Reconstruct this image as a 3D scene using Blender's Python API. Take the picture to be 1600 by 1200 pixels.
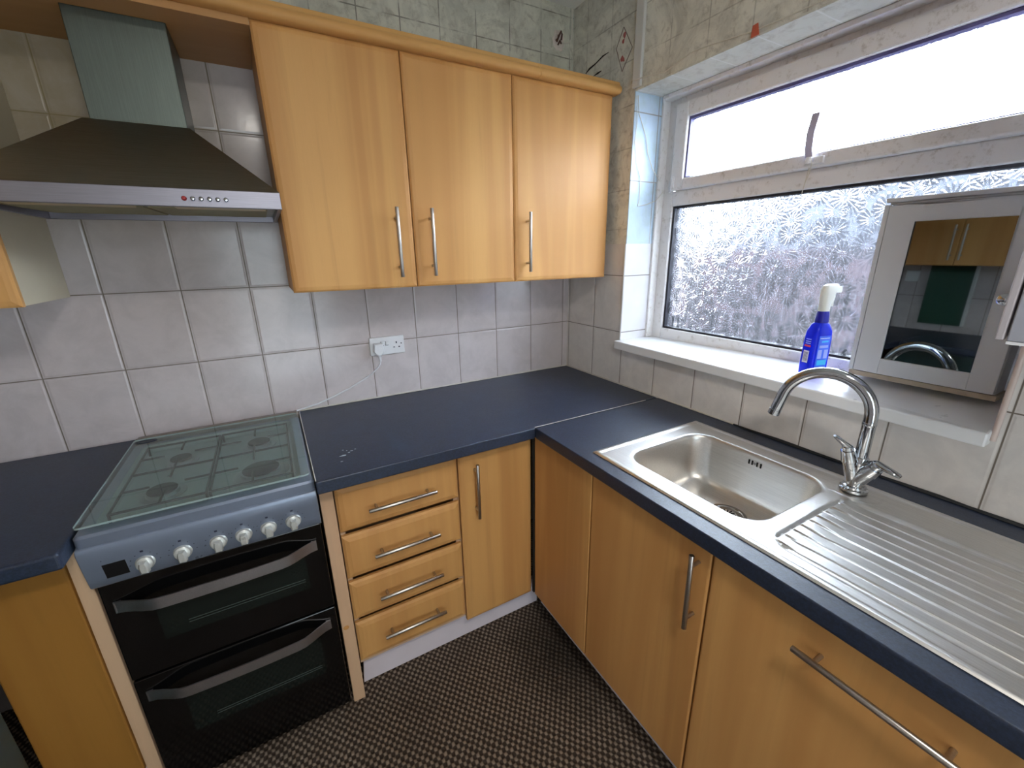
import bpy, bmesh, math, random
from mathutils import Vector, Matrix, Euler
random.seed(7)
PI = math.pi
C = bpy.context.scene.collection
S = bpy.context.scene
for o in list(bpy.data.objects): bpy.data.objects.remove(o)

# ------------------------------------------------------------------ camera, sky, light, exposure
cam_d = bpy.data.cameras.new('camera'); cam = bpy.data.objects.new('camera', cam_d); C.objects.link(cam)
cam_d.sensor_width = 36; cam_d.lens = 14.7717; cam_d.clip_start = .02
cam.location = (-1.37136, -1.82436, 1.50603)
cam.rotation_euler = Euler((math.radians(72.8091), math.radians(.95), math.radians(-29.579)), 'XYZ')
S.camera = cam
W = bpy.data.worlds.new('sky'); S.world = W; W.use_nodes = True
bg = W.node_tree.nodes['Background']; bg.inputs[0].default_value = (.86, .935, 1, 1); bg.inputs[1].default_value = 36
S.view_settings.view_transform = 'Standard'; S.view_settings.look = 'None'
S.view_settings.gamma = 1; S.view_settings.use_curve_mapping = False
S.view_settings.exposure = 0.27

# ------------------------------------------------------------------ materials
def lin(c):
    return tuple(((v/255)/12.92 if v/255 <= .04045 else ((v/255+.055)/1.055)**2.4) for v in c)+(1,)
class NT:
    def __init__(s, name):
        s.m = bpy.data.materials.new(name); s.m.use_nodes = True; s.t = s.m.node_tree
        s.b = s.t.nodes['Principled BSDF']; s.out = s.t.nodes['Material Output']
    def n(s, typ, **kw):
        nd = s.t.nodes.new('ShaderNode'+typ)
        for k, v in kw.items(): setattr(nd, k, v)
        return nd
    def link(s, a, b): s.t.links.new(a, b)
    def put(s, sock, v):
        if hasattr(v, 'is_output') or isinstance(v, bpy.types.NodeSocket): s.link(v, sock)
        else: sock.default_value = v
    def math(s, op, a, b=0., c=None, clamp=False):
        nd = s.n('Math', operation=op, use_clamp=clamp); s.put(nd.inputs[0], a); s.put(nd.inputs[1], b)
        if c is not None: s.put(nd.inputs[2], c)
        return nd.outputs[0]
    def mix(s, f, a, b, typ='MIX'):
        nd = s.n('Mix', data_type='RGBA', blend_type=typ); s.put(nd.inputs[0], f); s.put(nd.inputs[6], a); s.put(nd.inputs[7], b)
        return nd.outputs[2]
    def pos(s, kind='geo'):
        if kind == 'geo': return s.n('NewGeometry').outputs['Position']
        return s.n('TexCoord').outputs['Object']
    def xyz(s, v):
        nd = s.n('SeparateXYZ'); s.link(v, nd.inputs[0]); return nd.outputs
    def comb(s, x, y, z):
        nd = s.n('CombineXYZ'); [s.put(nd.inputs[i], q) for i, q in enumerate((x, y, z))]; return nd.outputs[0]
    def noise(s, v, scale, detail=3, rough=.55, dist=0):
        nd = s.n('TexNoise'); s.link(v, nd.inputs['Vector']); nd.inputs['Scale'].default_value = scale
        nd.inputs['Detail'].default_value = detail; nd.inputs['Roughness'].default_value = rough; nd.inputs['Distortion'].default_value = dist
        return nd.outputs[0]
    def ramp(s, f, a, b):   # smooth remap a..b -> 0..1
        nd = s.n('MapRange', interpolation_type='SMOOTHSTEP'); s.put(nd.inputs[0], f); nd.inputs[1].default_value = a; nd.inputs[2].default_value = b
        return nd.outputs[0]
    def bump(s, h, strength=.3, dist=.01, normal=None):
        nd = s.n('Bump'); nd.inputs['Strength'].default_value = strength; nd.inputs['Distance'].default_value = dist
        s.link(h, nd.inputs['Height'])
        if normal is not None: s.link(normal, nd.inputs['Normal'])
        return nd.outputs[0]
    def stretch(s, v, k):
        nd = s.n('VectorMath', operation='MULTIPLY'); s.link(v, nd.inputs[0]); nd.inputs[1].default_value = k; return nd.outputs[0]
    def fin(s, col=None, rough=None, metal=None, normal=None, **kw):
        if col is not None: s.put(s.b.inputs['Base Color'], col)
        if rough is not None: s.put(s.b.inputs['Roughness'], rough)
        if metal is not None: s.put(s.b.inputs['Metallic'], metal)
        if normal is not None: s.link(normal, s.b.inputs['Normal'])
        for k, v in kw.items(): s.put(s.b.inputs[k], v)
        return s.m
def gridmask(g, a, off, pitch, w):
    """1 on the joint lines of coordinate a"""
    t = g.math('MODULO', g.math('ADD', g.math('DIVIDE', g.math('SUBTRACT', a, off), pitch), 100.5), 1.0)
    d = g.math('ABSOLUTE', g.math('SUBTRACT', t, .5))       # 0 on the line
    return g.math('SUBTRACT', 1.0, g.ramp(g.math('MULTIPLY', d, pitch), w*.35, w))
def plain(name, col, rough=.5, metal=0, nscale=0, namt=.1, bump=0, **kw):
    g = NT(name); c = lin(col); p = g.pos()
    nz = g.noise(p, nscale or 9, 4)
    c2 = tuple(v*(1-namt) for v in c[:3])+(1,); c1 = tuple(min(1, v*(1+namt)) for v in c[:3])+(1,)
    cc = g.mix(nz, c2, c1)
    r = g.math('ADD', rough-.06, g.math('MULTIPLY', g.noise(p, 23, 3), .12), clamp=True)
    nm = g.bump(g.noise(p, 320, 2), bump, .001) if bump else None
    return g.fin(cc, r, metal, nm, **kw)

def wood(name, col, axis='z', amt=.30, rough=.48):
    g = NT(name); p = g.pos(); c = lin(col)
    k = {'z': (1, 1, .05), 'x': (.05, 1, 1), 'y': (1, .05, 1)}[axis]
    q = g.stretch(p, k)
    a = g.noise(q, 7, 3, .5, .9); b = g.noise(q, 34, 4, .6, .4); f = g.noise(q, 260, 2)
    dk = tuple(v*m for v, m in zip(c[:3], (1-amt*.55, 1-amt*.85, 1-amt)))+(1,)
    lt = tuple(min(1, v*(1+amt*.16)) for v in c[:3])+(1,)
    c1 = g.mix(g.ramp(a, .36, .66), dk, lt)
    c2 = g.mix(g.math('MULTIPLY', g.ramp(b, .5, .75), .35), c1, tuple(v*.72 for v in c[:3])+(1,))
    c3 = g.mix(g.math('MULTIPLY', f, .25), c2, tuple(v*.82 for v in c[:3])+(1,))
    return g.fin(c3, g.math('ADD', rough-.05, g.math('MULTIPLY', b, .12)), 0, g.bump(f, .05, .0005), **{'Specular IOR Level': .3})
M = {}
M['beech'] = wood('beech foil', (208, 158, 96))
M['beech_edge'] = wood('beech moulding', (214, 164, 98), 'x')
M['pine'] = wood('pale planed timber', (214, 180, 146), 'z', .22, .6)
M['oak_board'] = wood('beech board', (196, 150, 96), 'x', .25)
M['melamine'] = plain('cream melamine', (214, 204, 180), .5, 0, 4, .05)
M['white_pvc'] = plain('white upvc', (226, 226, 224), .32, 0, 14, .04)
M['sill_pvc'] = plain('white sill board', (236, 238, 240), .3, 0, 18, .05)
M['frame_dirty'] = None
def dirty_pvc():
    g = NT('aged white upvc'); p = g.pos(); n = g.noise(p, 40, 5, .7); n2 = g.noise(p, 230, 2)
    c = g.mix(g.ramp(n, .52, .75), lin((236, 234, 234)), lin((200, 194, 188)))
    c = g.mix(g.ramp(n2, .79, .82), c, lin((70, 62, 58)))
    return g.fin(c, .35)
M['frame_dirty'] = dirty_pvc()
M['gasket'] = plain('dark gasket', (38, 38, 48), .6)
M['plinth'] = plain('scuffed white plinth board', (222, 214, 222), .5, 0, 12, .07)
M['black_gap'] = plain('dark void', (14, 13, 13), .8)
M['white_plastic'] = plain('white plastic', (226, 228, 232), .3)
M['black_plastic'] = plain('black plastic', (16, 16, 18), .35)
M['wire_white'] = plain('painted thin wire', (216, 210, 198), .5)
M['wire_dark'] = plain('brown wire', (86, 58, 48), .5)
M['orange_tape'] = plain('orange tape', (200, 98, 70), .5)
M['trunk'] = plain('off-white trunking', (214, 214, 210), .45, 0, 20, .07)
M['grey_panel'] = plain('grey lacquered front', (156, 160, 172), .42, 0, 8, .04)
M['grey_edge'] = plain('grey cabinet edge', (176, 172, 178), .45, 0, 8, .04)
M['mirror_white'] = plain('white painted cabinet', (206, 208, 212), .35, 0, 10, .03)
M['stained_beige'] = plain('water-stained edge', (178, 164, 146), .6, 0, 40, .25)
g = NT('mirror glass'); M['mirror'] = g.fin((.24, .27, .27, 1), .02, 1)

def tile_mat(name, ax, off, pitchw, zoff, pitchz, base=(208, 199, 200)):
    g = NT(name); p = g.pos(); x = g.xyz(p)
    a = x[0] if ax == 'x' else x[1]
    m = g.math('MAXIMUM', gridmask(g, a, off, pitchw, .0025), gridmask(g, x[2], zoff, pitchz, .0025))
    # per tile tint
    ia = g.math('FLOOR', g.math('DIVIDE', g.math('SUBTRACT', a, off), pitchw)); iz = g.math('FLOOR', g.math('DIVIDE', g.math('SUBTRACT', x[2], zoff), pitchz))
    wn = g.n('TexWhiteNoise', noise_dimensions='3D'); g.link(g.comb(ia, iz, 3.), wn.inputs[0])
    n = g.noise(p, 9, 5, .65, .5); n2 = g.noise(p, 55, 3)
    c = g.mix(g.ramp(n, .35, .7), lin(base), lin(tuple(int(v*.93) for v in base)))
    c = g.mix(g.math('MULTIPLY', n2, .3), c, lin(tuple(int(v*.9) for v in base)))
    c = g.mix(g.math('MULTIPLY', wn.outputs[0], .22), c, lin(tuple(int(v*.9) for v in base)))
    c = g.mix(m, c, lin((116, 106, 96)))
    if ax == 'x':   # tiles turn yellow-brown upwards and to the left, around and above the hood
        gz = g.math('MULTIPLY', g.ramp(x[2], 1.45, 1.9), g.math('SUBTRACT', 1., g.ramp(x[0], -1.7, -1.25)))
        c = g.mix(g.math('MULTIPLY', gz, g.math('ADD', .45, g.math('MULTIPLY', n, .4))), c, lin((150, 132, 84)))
    big = g.math('MAXIMUM', gridmask(g, a, off, pitchw, .009), gridmask(g, x[2], zoff, pitchz, .009))
    h = g.math('ADD', g.math('MULTIPLY', big, -1.), g.math('MULTIPLY', n2, .12))
    r = g.math('ADD', .16, g.math('MULTIPLY', m, .5))
    return g.fin(c, r, 0, g.bump(h, .35, .003))
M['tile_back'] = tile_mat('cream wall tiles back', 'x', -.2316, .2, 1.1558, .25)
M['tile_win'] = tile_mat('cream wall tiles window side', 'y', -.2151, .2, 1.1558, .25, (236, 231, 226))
M['tile_left'] = tile_mat('cream wall tiles left', 'y', -.1, .2, 1.1558, .25)

def vinyl_mat(name, ax, off, zoff, tint=(146, 150, 142), line=.5):
    """old tile-effect wall covering"""
    g = NT(name); p = g.pos(); x = g.xyz(p); a = x[0] if ax == 'x' else x[1]
    m = g.math('MAXIMUM', gridmask(g, a, off, .155, .003), gridmask(g, x[2], zoff, .155, .003))
    n = g.noise(p, 6, 6, .7, 1.2); n2 = g.noise(p, 28, 5, .7, .6); n3 = g.noise(p, 90, 4, .7)
    c = g.mix(g.ramp(n, .35, .68), lin(tint), lin(tuple(int(v*.86) for v in tint)))
    c = g.mix(g.math('MULTIPLY', g.ramp(n2, .48, .72), .55), c, lin((150, 142, 126)))
    c = g.mix(g.math('MULTIPLY', g.ramp(n3, .62, .72), .35), c, lin((220, 220, 210)))
    broken = g.math('MULTIPLY', m, g.ramp(g.noise(p, 12, 3), .35, .6))
    c = g.mix(g.math('MULTIPLY', broken, line), c, lin((92, 84, 72)))
    return g.fin(c, .45, 0, g.bump(g.math('SUBTRACT', n2, m), .25, .003))
M['vinyl_back'] = vinyl_mat('tile-effect vinyl back', 'x', -.020, 2.345, (222, 220, 204), .75)
M['vinyl_win'] = vinyl_mat('tile-effect vinyl window side', 'y', -.10, 2.22, (232, 230, 218), .4)
M['plaster'] = plain('matt painted wall', (232, 230, 222), .75, 0, 5, .06, .1)
M['ceiling'] = plain('ceiling paint', (236, 236, 232), .8, 0, 5, .05, .1)
M['ceiling_tile'] = None
def reveal_mat():
    g = NT('pale blue painted reveal'); p = g.pos(); x = g.xyz(p)
    n = g.noise(p, 14, 4, .6, .4)
    c = g.mix(g.ramp(n, .4, .7), lin((196, 216, 236)), lin((184, 204, 214)))
    m = g.math('MAXIMUM', gridmask(g, x[2], 1.788, .25, .003), gridmask(g, x[0], .135, .4, .003))
    c = g.mix(g.math('MULTIPLY', m, .8), c, lin((140, 130, 118)))
    return g.fin(c, .45, 0, g.bump(g.math('SUBTRACT', n, m), .2, .003))
M['reveal_blue'] = reveal_mat()
def soffit_mat():
    g = NT('white tiled soffit'); p = g.pos(); x = g.xyz(p)
    n = g.noise(p, 18, 4, .7, .4)
    c = g.mix(g.ramp(n, .45, .75), lin((216, 216, 206)), lin((186, 182, 168)))
    m = gridmask(g, x[1], -.581, .157, .004)
    c = g.mix(m, c, lin((230, 230, 224)))
    return g.fin(c, .4, 0, g.bump(g.math('SUBTRACT', n, m), .2, .003))
M['soffit'] = soffit_mat()

def worktop_mat():
    g = NT('charcoal laminate'); p = g.pos()
    n = g.noise(p, 170, 3, .7); n2 = g.noise(p, 7, 5, .6, .6); n3 = g.noise(p, 420, 2)
    c = g.mix(g.ramp(n, .35, .7), lin((28, 37, 54)), lin((40, 52, 74)))
    c = g.mix(g.math('MULTIPLY', g.ramp(n2, .5, .75), .35), c, lin((62, 76, 98)))
    r = g.math('ADD', .36, g.math('MULTIPLY', n2, .14))
    return g.fin(c, r, 0, g.bump(n3, .22, .0012), **{'Specular IOR Level': .62})
M['worktop'] = worktop_mat()
def steel_mat(name, col, rough, axis=(1, .02, 1), amt=.12, metal=1):
    g = NT(name); p = g.pos()
    n = g.noise(g.stretch(p, axis), 420, 2); n2 = g.noise(p, 11, 5, .65)
    c = g.mix(n, lin(col), lin(tuple(int(v*.86) for v in col)))
    c = g.mix(g.math('MULTIPLY', g.ramp(n2, .5, .8), .15), c, lin(tuple(int(v*.80) for v in col)))
    r = g.math('ADD', rough, g.math('MULTIPLY', n, amt))
    return g.fin(c, r, metal, g.bump(n, .03, .0004))
M['sink'] = steel_mat('brushed sink steel', (232, 230, 226), .31)
M['chrome'] = steel_mat('worn chrome', (196, 200, 206), .06, (1, 1, 1), .05)
M['handle'] = steel_mat('brushed steel handle', (196, 190, 184), .26, (1, 1, 1))
M['hood'] = steel_mat('brushed hood steel', (150, 152, 142), .34, (.03, 1, 1), .14)
M['hood_flue'] = steel_mat('brushed flue steel', (112, 120, 114), .34, (1, 1, .03), .14)
M['cooker_silver'] = plain('silver-grey enamel', (122, 132, 150), .30, .35, 30, .05)
M['cooker_black'] = plain('black enamel', (9, 9, 10), .10)
M['oven_glass'] = plain('smoked oven window', (20, 27, 25), .06, 0, 6, .2)
M['knob'] = plain('pale silver knob', (196, 198, 194), .3, .35)
M['burner'] = steel_mat('burner aluminium', (176, 180, 182), .25, (1, 1, 1))
M['burner_cap'] = plain('black burner cap', (26, 28, 30), .4)
M['well'] = plain('hob well enamel', (150, 160, 160), .3, .1)
M['filter'] = plain('greasy filter mesh', (150, 142, 108), .6, .2, 60, .2)
M['lamp_cover'] = plain('yellowed lamp cover', (196, 176, 126), .4)
M['red'] = plain('red plastic', (150, 20, 24), .4)
M['blue_bottle'] = plain('blue translucent plastic', (34, 56, 232), .18, 0, 10, .05, **{'Transmission Weight': .55, 'IOR': 1.3})
M['blue_label'] = plain('bright blue label', (58, 104, 232), .3)
M['cyan'] = plain('cyan print', (60, 186, 240), .3)
M['label_white'] = plain('white print', (222, 226, 240), .4)
M['label_red'] = plain('red print', (214, 56, 76), .4)
M['print_dark'] = plain('dark print', (30, 36, 60), .4)
M['print_lilac'] = plain('lilac print', (150, 165, 235), .4)
M['nozzle'] = plain('white spray head', (232, 234, 228), .35)
M['green_door'] = plain('dark green painted door', (34, 74, 58), .4, 0, 4, .08)
M['green_dark'] = plain('dark teal enamel', (40, 58, 58), .35)
M['sealant'] = plain('white sealant', (206, 200, 190), .5, 0, 60, .15)
M['mould'] = plain('blackened sealant', (24, 26, 30), .7, 0, 60, .3)
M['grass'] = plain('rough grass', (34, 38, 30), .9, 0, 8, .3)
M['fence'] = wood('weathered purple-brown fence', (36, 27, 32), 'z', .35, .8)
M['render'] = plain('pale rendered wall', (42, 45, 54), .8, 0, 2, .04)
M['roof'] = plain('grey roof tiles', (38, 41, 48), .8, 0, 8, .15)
M['chip'] = plain('pale paint speck', (190, 200, 206), .6)
M['hole'] = plain('crumbled plaster', (120, 104, 88), .9, 0, 60, .35)
M['hole_ring'] = plain('pinkish filler ring', (226, 214, 204), .8, 0, 40, .15)
M['diamond_red'] = plain('faded red motif', (176, 96, 92), .6, 0, 40, .2)
M['diamond_line'] = plain('faded motif outline', (112, 88, 80), .6)
M['crack'] = plain('dark crack', (40, 36, 34), .9)

def carpet_mat():
    g = NT('brown basketweave carpet'); p = g.pos(); x = g.xyz(p)
    k = 2*PI/.022
    w = g.noise(p, 48, 2)
    sx = g.math('SINE', g.math('ADD', g.math('MULTIPLY', x[0], k), g.math('MULTIPLY', w, 2.4)))
    sy = g.math('SINE', g.math('ADD', g.math('MULTIPLY', x[1], k*.8), g.math('MULTIPLY', w, 2.4)))
    h = g.math('MULTIPLY', sx, sy)
    f = g.noise(p, 700, 3, .8); big = g.noise(p, 4.5, 5, .65)
    c = g.mix(g.ramp(h, -.25, .75), lin((62, 53, 47)), lin((166, 149, 132)))
    c = g.mix(g.math('MULTIPLY', f, .5), c, lin((78, 66, 56)))
    # soiled areas near the corner under the units
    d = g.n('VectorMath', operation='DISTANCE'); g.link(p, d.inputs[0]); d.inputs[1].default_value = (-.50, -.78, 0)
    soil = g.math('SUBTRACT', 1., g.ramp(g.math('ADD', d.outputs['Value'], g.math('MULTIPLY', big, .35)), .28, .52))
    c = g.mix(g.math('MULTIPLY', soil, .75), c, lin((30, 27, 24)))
    c = g.mix(g.math('MULTIPLY', g.ramp(big, .5, .72), .35), c, lin((58, 46, 38)))
    return g.fin(c, .95, 0, g.bump(g.math('ADD', h, g.math('MULTIPLY', f, .6)), .8, .004), **{'Specular IOR Level': .15})
M['carpet'] = carpet_mat()

def pane_mat(name, clear, grime_k, bs, rgh):
    """obscured glass with a pressed flower pattern"""
    g = NT(name); p = g.pos(); x = g.xyz(p)
    q = g.stretch(p, (0, 13, 13))
    def flower(vec, seed):
        v = g.n('TexVoronoi', voronoi_dimensions='3D', feature='F1'); g.link(vec, v.inputs['Vector']); v.inputs['Scale'].default_value = 1; v.inputs['Randomness'].default_value = .8
        sub = g.n('VectorMath', operation='SUBTRACT'); g.link(vec, sub.inputs[0]); g.link(v.outputs['Position'], sub.inputs[1])
        s = g.xyz(sub.outputs[0]); ang = g.math('ARCTAN2', s[2], s[1])
        spokes = g.math('ABSOLUTE', g.math('SINE', g.math('ADD', g.math('MULTIPLY', ang, 8.), seed)))
        rad = g.math('SQRT', g.math('ADD', g.math('MULTIPLY', s[1], s[1]), g.math('MULTIPLY', s[2], s[2])))
        mask = g.math('MULTIPLY', g.ramp(rad, .08, .22), g.math('SUBTRACT', 1., g.ramp(rad, .42, .6)))
        return g.math('MULTIPLY', spokes, mask)
    h = flower(q, 0.)
    off = g.n('VectorMath', operation='ADD'); g.link(q, off.inputs[0]); off.inputs[1].default_value = (0, 7.45, 3.37)
    h = g.math('ADD', h, g.math('MULTIPLY', flower(off.outputs[0], 1.), .6))
    h = g.math('ADD', h, g.math('MULTIPLY', g.noise(p, 60, 2), .25))
    nm = g.bump(h, bs, .0035)
    rf = g.n('BsdfRefraction'); rf.inputs['IOR'].default_value = 1.38; rf.inputs['Roughness'].default_value = rgh
    rf.inputs['Color'].default_value = (.93, .96, 1, 1); g.link(nm, rf.inputs['Normal'])
    tr = g.n('BsdfTransparent'); tr.inputs[0].default_value = (.93, .96, 1, 1)
    tl = g.n('BsdfTranslucent'); tl.inputs[0].default_value = (.034, .036, .041, 1)
    gl = g.n('BsdfGlossy'); gl.inputs['Roughness'].default_value = .08; g.link(nm, gl.inputs['Normal'])
    m1 = g.n('MixShader'); m1.inputs[0].default_value = 1-clear; g.link(tr.outputs[0], m1.inputs[1]); g.link(rf.outputs[0], m1.inputs[2])
    # grime and dried condensation: vertical runs, denser low down
    st = g.noise(g.stretch(p, (1, 1, .07)), 85, 4, .7, .3); st2 = g.noise(p, 45, 4, .75)
    low = g.math('SUBTRACT', 1., g.ramp(x[2], 1.16, 1.68))
    grime = g.math('MULTIPLY', g.math('ADD', g.math('MULTIPLY', g.ramp(st, .42, .74), .75), g.math('MULTIPLY', g.ramp(st2, .4, .7), .35)), low)
    grime = g.math('ADD', .10, g.math('MULTIPLY', grime, .75), clamp=True)
    grime = g.math('MULTIPLY', g.math('ADD', grime, g.math('MULTIPLY', g.ramp(h, .35, 1.2), .45)), grime_k, clamp=True)
    m2 = g.n('MixShader'); g.link(grime, m2.inputs[0]); g.link(m1.outputs[0], m2.inputs[1]); g.link(tl.outputs[0], m2.inputs[2])
    fr = g.n('Fresnel'); fr.inputs[0].default_value = 1.45; g.link(nm, fr.inputs['Normal'])
    m3 = g.n('MixShader'); g.link(g.math('MULTIPLY', g.math('MULTIPLY', fr.outputs[0], .7), g.math('SUBTRACT', 1., g.n('NewGeometry').outputs['Backfacing'])), m3.inputs[0]); g.link(m2.outputs[0], m3.inputs[1]); g.link(gl.outputs[0], m3.inputs[2])
    g.link(m3.outputs[0], g.out.inputs[0]); return g.m
M['pane'] = pane_mat('flower-pressed obscured glass', .38, 1., .30, .04)
M['pane_up'] = pane_mat('flower-pressed glass of the top light', .72, .15, .5, .1)
def clear_glass(name, tint, rough=.02, haze=0., ior=1.5):
    g = NT(name); tr = g.n('BsdfTransparent'); tr.inputs[0].default_value = tint
    gl = g.n('BsdfGlossy'); gl.inputs['Roughness'].default_value = rough
    fr = g.n('Fresnel'); fr.inputs[0].default_value = ior
    base = tr.outputs[0]
    if haze:
        df = g.n('BsdfDiffuse'); df.inputs[0].default_value = (.55, .68, .68, 1)
        mh = g.n('MixShader'); mh.inputs[0].default_value = haze; g.noise(g.pos(), 14); g.link(base, mh.inputs[1]); g.link(df.outputs[0], mh.inputs[2]); base = mh.outputs[0]
    mx = g.n('MixShader'); g.link(g.math('MULTIPLY', fr.outputs[0], g.math('SUBTRACT', 1., g.n('NewGeometry').outputs['Backfacing'])), mx.inputs[0]); g.link(base, mx.inputs[1]); g.link(gl.outputs[0], mx.inputs[2])
    g.link(mx.outputs[0], g.out.inputs[0]); return g.m
M['lid_glass'] = clear_glass('greenish lid glass', (.84, .93, .91, 1), .03, .05, 1.9)
M['lid_edge'] = clear_glass('lid glass edge', (.45, .80, .72, 1), .1, .5)
g = NT('fill lamp diffuser'); g.b.inputs['Emission Color'].default_value = (1, .93, .84, 1); g.b.inputs['Emission Strength'].default_value = 1.4  # glow of the added fill lamp
g.noise(g.pos(), 5); M['lamp'] = g.fin((.9, .9, .88, 1), .5)

# ------------------------------------------------------------------ mesh helpers (all geometry given in world coordinates)
BASE = {}
def build(name, bm, mat, parent=None, smooth=False, bevel=0, seg=2, mats=None):
    bmesh.ops.recalc_face_normals(bm, faces=bm.faces)
    base = BASE.get(parent) if parent else None
    if parent is None:
        xs = [v.co for v in bm.verts]
        base = Vector(((min(v.x for v in xs)+max(v.x for v in xs))/2, (min(v.y for v in xs)+max(v.y for v in xs))/2, min(v.z for v in xs)))
    for v in bm.verts: v.co -= base
    me = bpy.data.meshes.new(name); bm.to_mesh(me); bm.free()
    for m in (mats or [mat]): me.materials.append(M[m] if isinstance(m, str) else m)
    o = bpy.data.objects.new(name, me); C.objects.link(o)
    if parent: o.parent = parent
    else: o.location = base
    BASE[o] = base
    if smooth:
        for p in me.polygons: p.use_smooth = True
        try: me.set_sharp_from_angle(angle=math.radians(38))
        except Exception: pass
    if bevel:
        b = o.modifiers.new('bevel', 'BEVEL'); b.width = bevel; b.segments = seg; b.limit_method = 'ANGLE'; b.angle_limit = math.radians(40)
        b.harden_normals = False
    return o
def tag(o, label=None, cat=None, group=None, kind=None):
    if label: o['label'] = label
    if cat: o['category'] = cat
    if group: o['group'] = group
    if kind: o['kind'] = kind
    return o
def thing(name, label, cat, loc, group=None, kind=None):
    o = bpy.data.objects.new(name, None); C.objects.link(o); o.location = loc; BASE[o] = Vector(loc); o.empty_display_size = .05
    return tag(o, label, cat, group, kind)
def struct(name, bm, mat, parent=None, **kw):
    o = build(name, bm, mat, parent, **kw)
    if not parent: o['kind'] = 'structure'
    return o
def BM(): return bmesh.new()
def box(bm, x0, x1, y0, y1, z0, z1, mi=0):
    x0, x1 = min(x0, x1), max(x0, x1); y0, y1 = min(y0, y1), max(y0, y1); z0, z1 = min(z0, z1), max(z0, z1)
    v = [bm.verts.new(p) for p in ((x0, y0, z0), (x1, y0, z0), (x1, y1, z0), (x0, y1, z0), (x0, y0, z1), (x1, y0, z1), (x1, y1, z1), (x0, y1, z1))]
    for f in ((0, 3, 2, 1), (4, 5, 6, 7), (0, 1, 5, 4), (1, 2, 6, 5), (2, 3, 7, 6), (3, 0, 4, 7)):
        bm.faces.new([v[i] for i in f]).material_index = mi
    return bm
def mkbox(*a): return box(BM(), *a)
def hexa(bm, bot, top):
    v = [bm.verts.new(p) for p in list(bot)+list(top)]
    for f in ((0, 3, 2, 1), (4, 5, 6, 7), (0, 1, 5, 4), (1, 2, 6, 5), (2, 3, 7, 6), (3, 0, 4, 7)): bm.faces.new([v[i] for i in f])
    return bm
def tube(bm, pts, r, n=12, cap=True):
    pts = [Vector(p) for p in pts]; rs = r if isinstance(r, (list, tuple)) else [r]*len(pts)
    t0 = (pts[1]-pts[0]).normalized(); up = Vector((0, 0, 1)) if abs(t0.z) < .9 else Vector((1, 0, 0))
    u = t0.cross(up).normalized(); rings = []
    for i, p in enumerate(pts):
        a = pts[max(i-1, 0)]; b = pts[min(i+1, len(pts)-1)]; t = (b-a).normalized()
        u = (u-t*u.dot(t)).normalized(); w = t.cross(u)
        rings.append([bm.verts.new(p+(u*math.cos(2*PI*k/n)+w*math.sin(2*PI*k/n))*rs[i]) for k in range(n)])
    for a, b in zip(rings, rings[1:]):
        for k in range(n): bm.faces.new((a[k], a[(k+1) % n], b[(k+1) % n], b[k]))
    if cap: bm.faces.new(rings[0][::-1]); bm.faces.new(rings[-1])
    return bm
def loops(bm, ls, cap0=True, cap1=True):
    rs = [[bm.verts.new(p) for p in l] for l in ls]; n = len(rs[0])
    for a, b in zip(rs, rs[1:]):
        for k in range(n): bm.faces.new((a[k], a[(k+1) % n], b[(k+1) % n], b[k]))
    if cap0: bm.faces.new(rs[0][::-1])
    if cap1: bm.faces.new(rs[-1])
    return bm
def rrect(x0, x1, y0, y1, r, n=6):
    """rounded rectangle (ccw), r = radius or four radii for corners (x1,y1),(x0,y1),(x0,y0),(x1,y0)"""
    rr = [r]*4 if not isinstance(r, (list, tuple)) else r; out = []
    for q, (cx, cy) in enumerate(((x1, y1), (x0, y1), (x0, y0), (x1, y0))):
        R = rr[q]; mx = cx-R*(1 if q in (0, 3) else -1); my = cy-R*(1 if q in (0, 1) else -1)
        for k in range(n+1):
            a = PI/2*(q+k/n); out.append((mx+R*math.cos(a), my+R*math.sin(a)))
    return out
def lathe(bm, c, prof, n=24, ax='z', rot=None):
    """prof: (r, h) pairs, h along axis"""
    c = Vector(c); R = rot or Matrix.Identity(3)
    if ax == 'y': R = Matrix.Rotation(PI/2, 3, 'X')          # +h -> -y
    if ax == 'x': R = Matrix.Rotation(-PI/2, 3, 'Y')         # +h -> -x
    ls = [[c+R@Vector((max(r, 1e-5)*math.cos(2*PI*k/n), max(r, 1e-5)*math.sin(2*PI*k/n), h)) for k in range(n)] for r, h in prof]
    return loops(bm, ls)
def panel(bm, face, a0, a1, z0, z1, t=.019, ch=.016, dp=.006):
    """door/drawer front with a broad bevelled edge. face=('y',y) faces -y, ('x',x) faces -x; a = the other axis"""
    ax, f = face
    def P(a, d, z): return (a, f+d, z) if ax == 'y' else (f+d, a, z)
    ls = []
    for d, i in ((t, 0), (dp, 0), (dp*.35, ch*.35), (0, ch)):
        ls.append([P(a0+i, d, z0+i), P(a1-i, d, z0+i), P(a1-i, d, z1-i), P(a0+i, d, z1-i)])
    return loops(bm, ls)
def bar_handle(parent, face, p0, p1, inset=.033, off=.03, r=.0062):
    """p0,p1 in (a,z); the bar stands off the face"""
    ax, f = face
    def P(a, d, z): return Vector((a, f-d, z)) if ax == 'y' else Vector((f-d, a, z))
    A, B = P(p0[0], off, p0[1]), P(p1[0], off, p1[1]); d = (B-A).normalized()
    bm = BM(); tube(bm, [A, A+d*.001, B-d*.001, B], [r*.9, r, r, r*.9], 14)
    n = Vector((0, 1, 0)) if ax == 'y' else Vector((1, 0, 0))
    for q in (A+d*inset, B-d*inset): tube(bm, [q, q+n*(off-.0005)], .0045, 10)
    return build('handle', bm, 'handle', parent, smooth=True)

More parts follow.
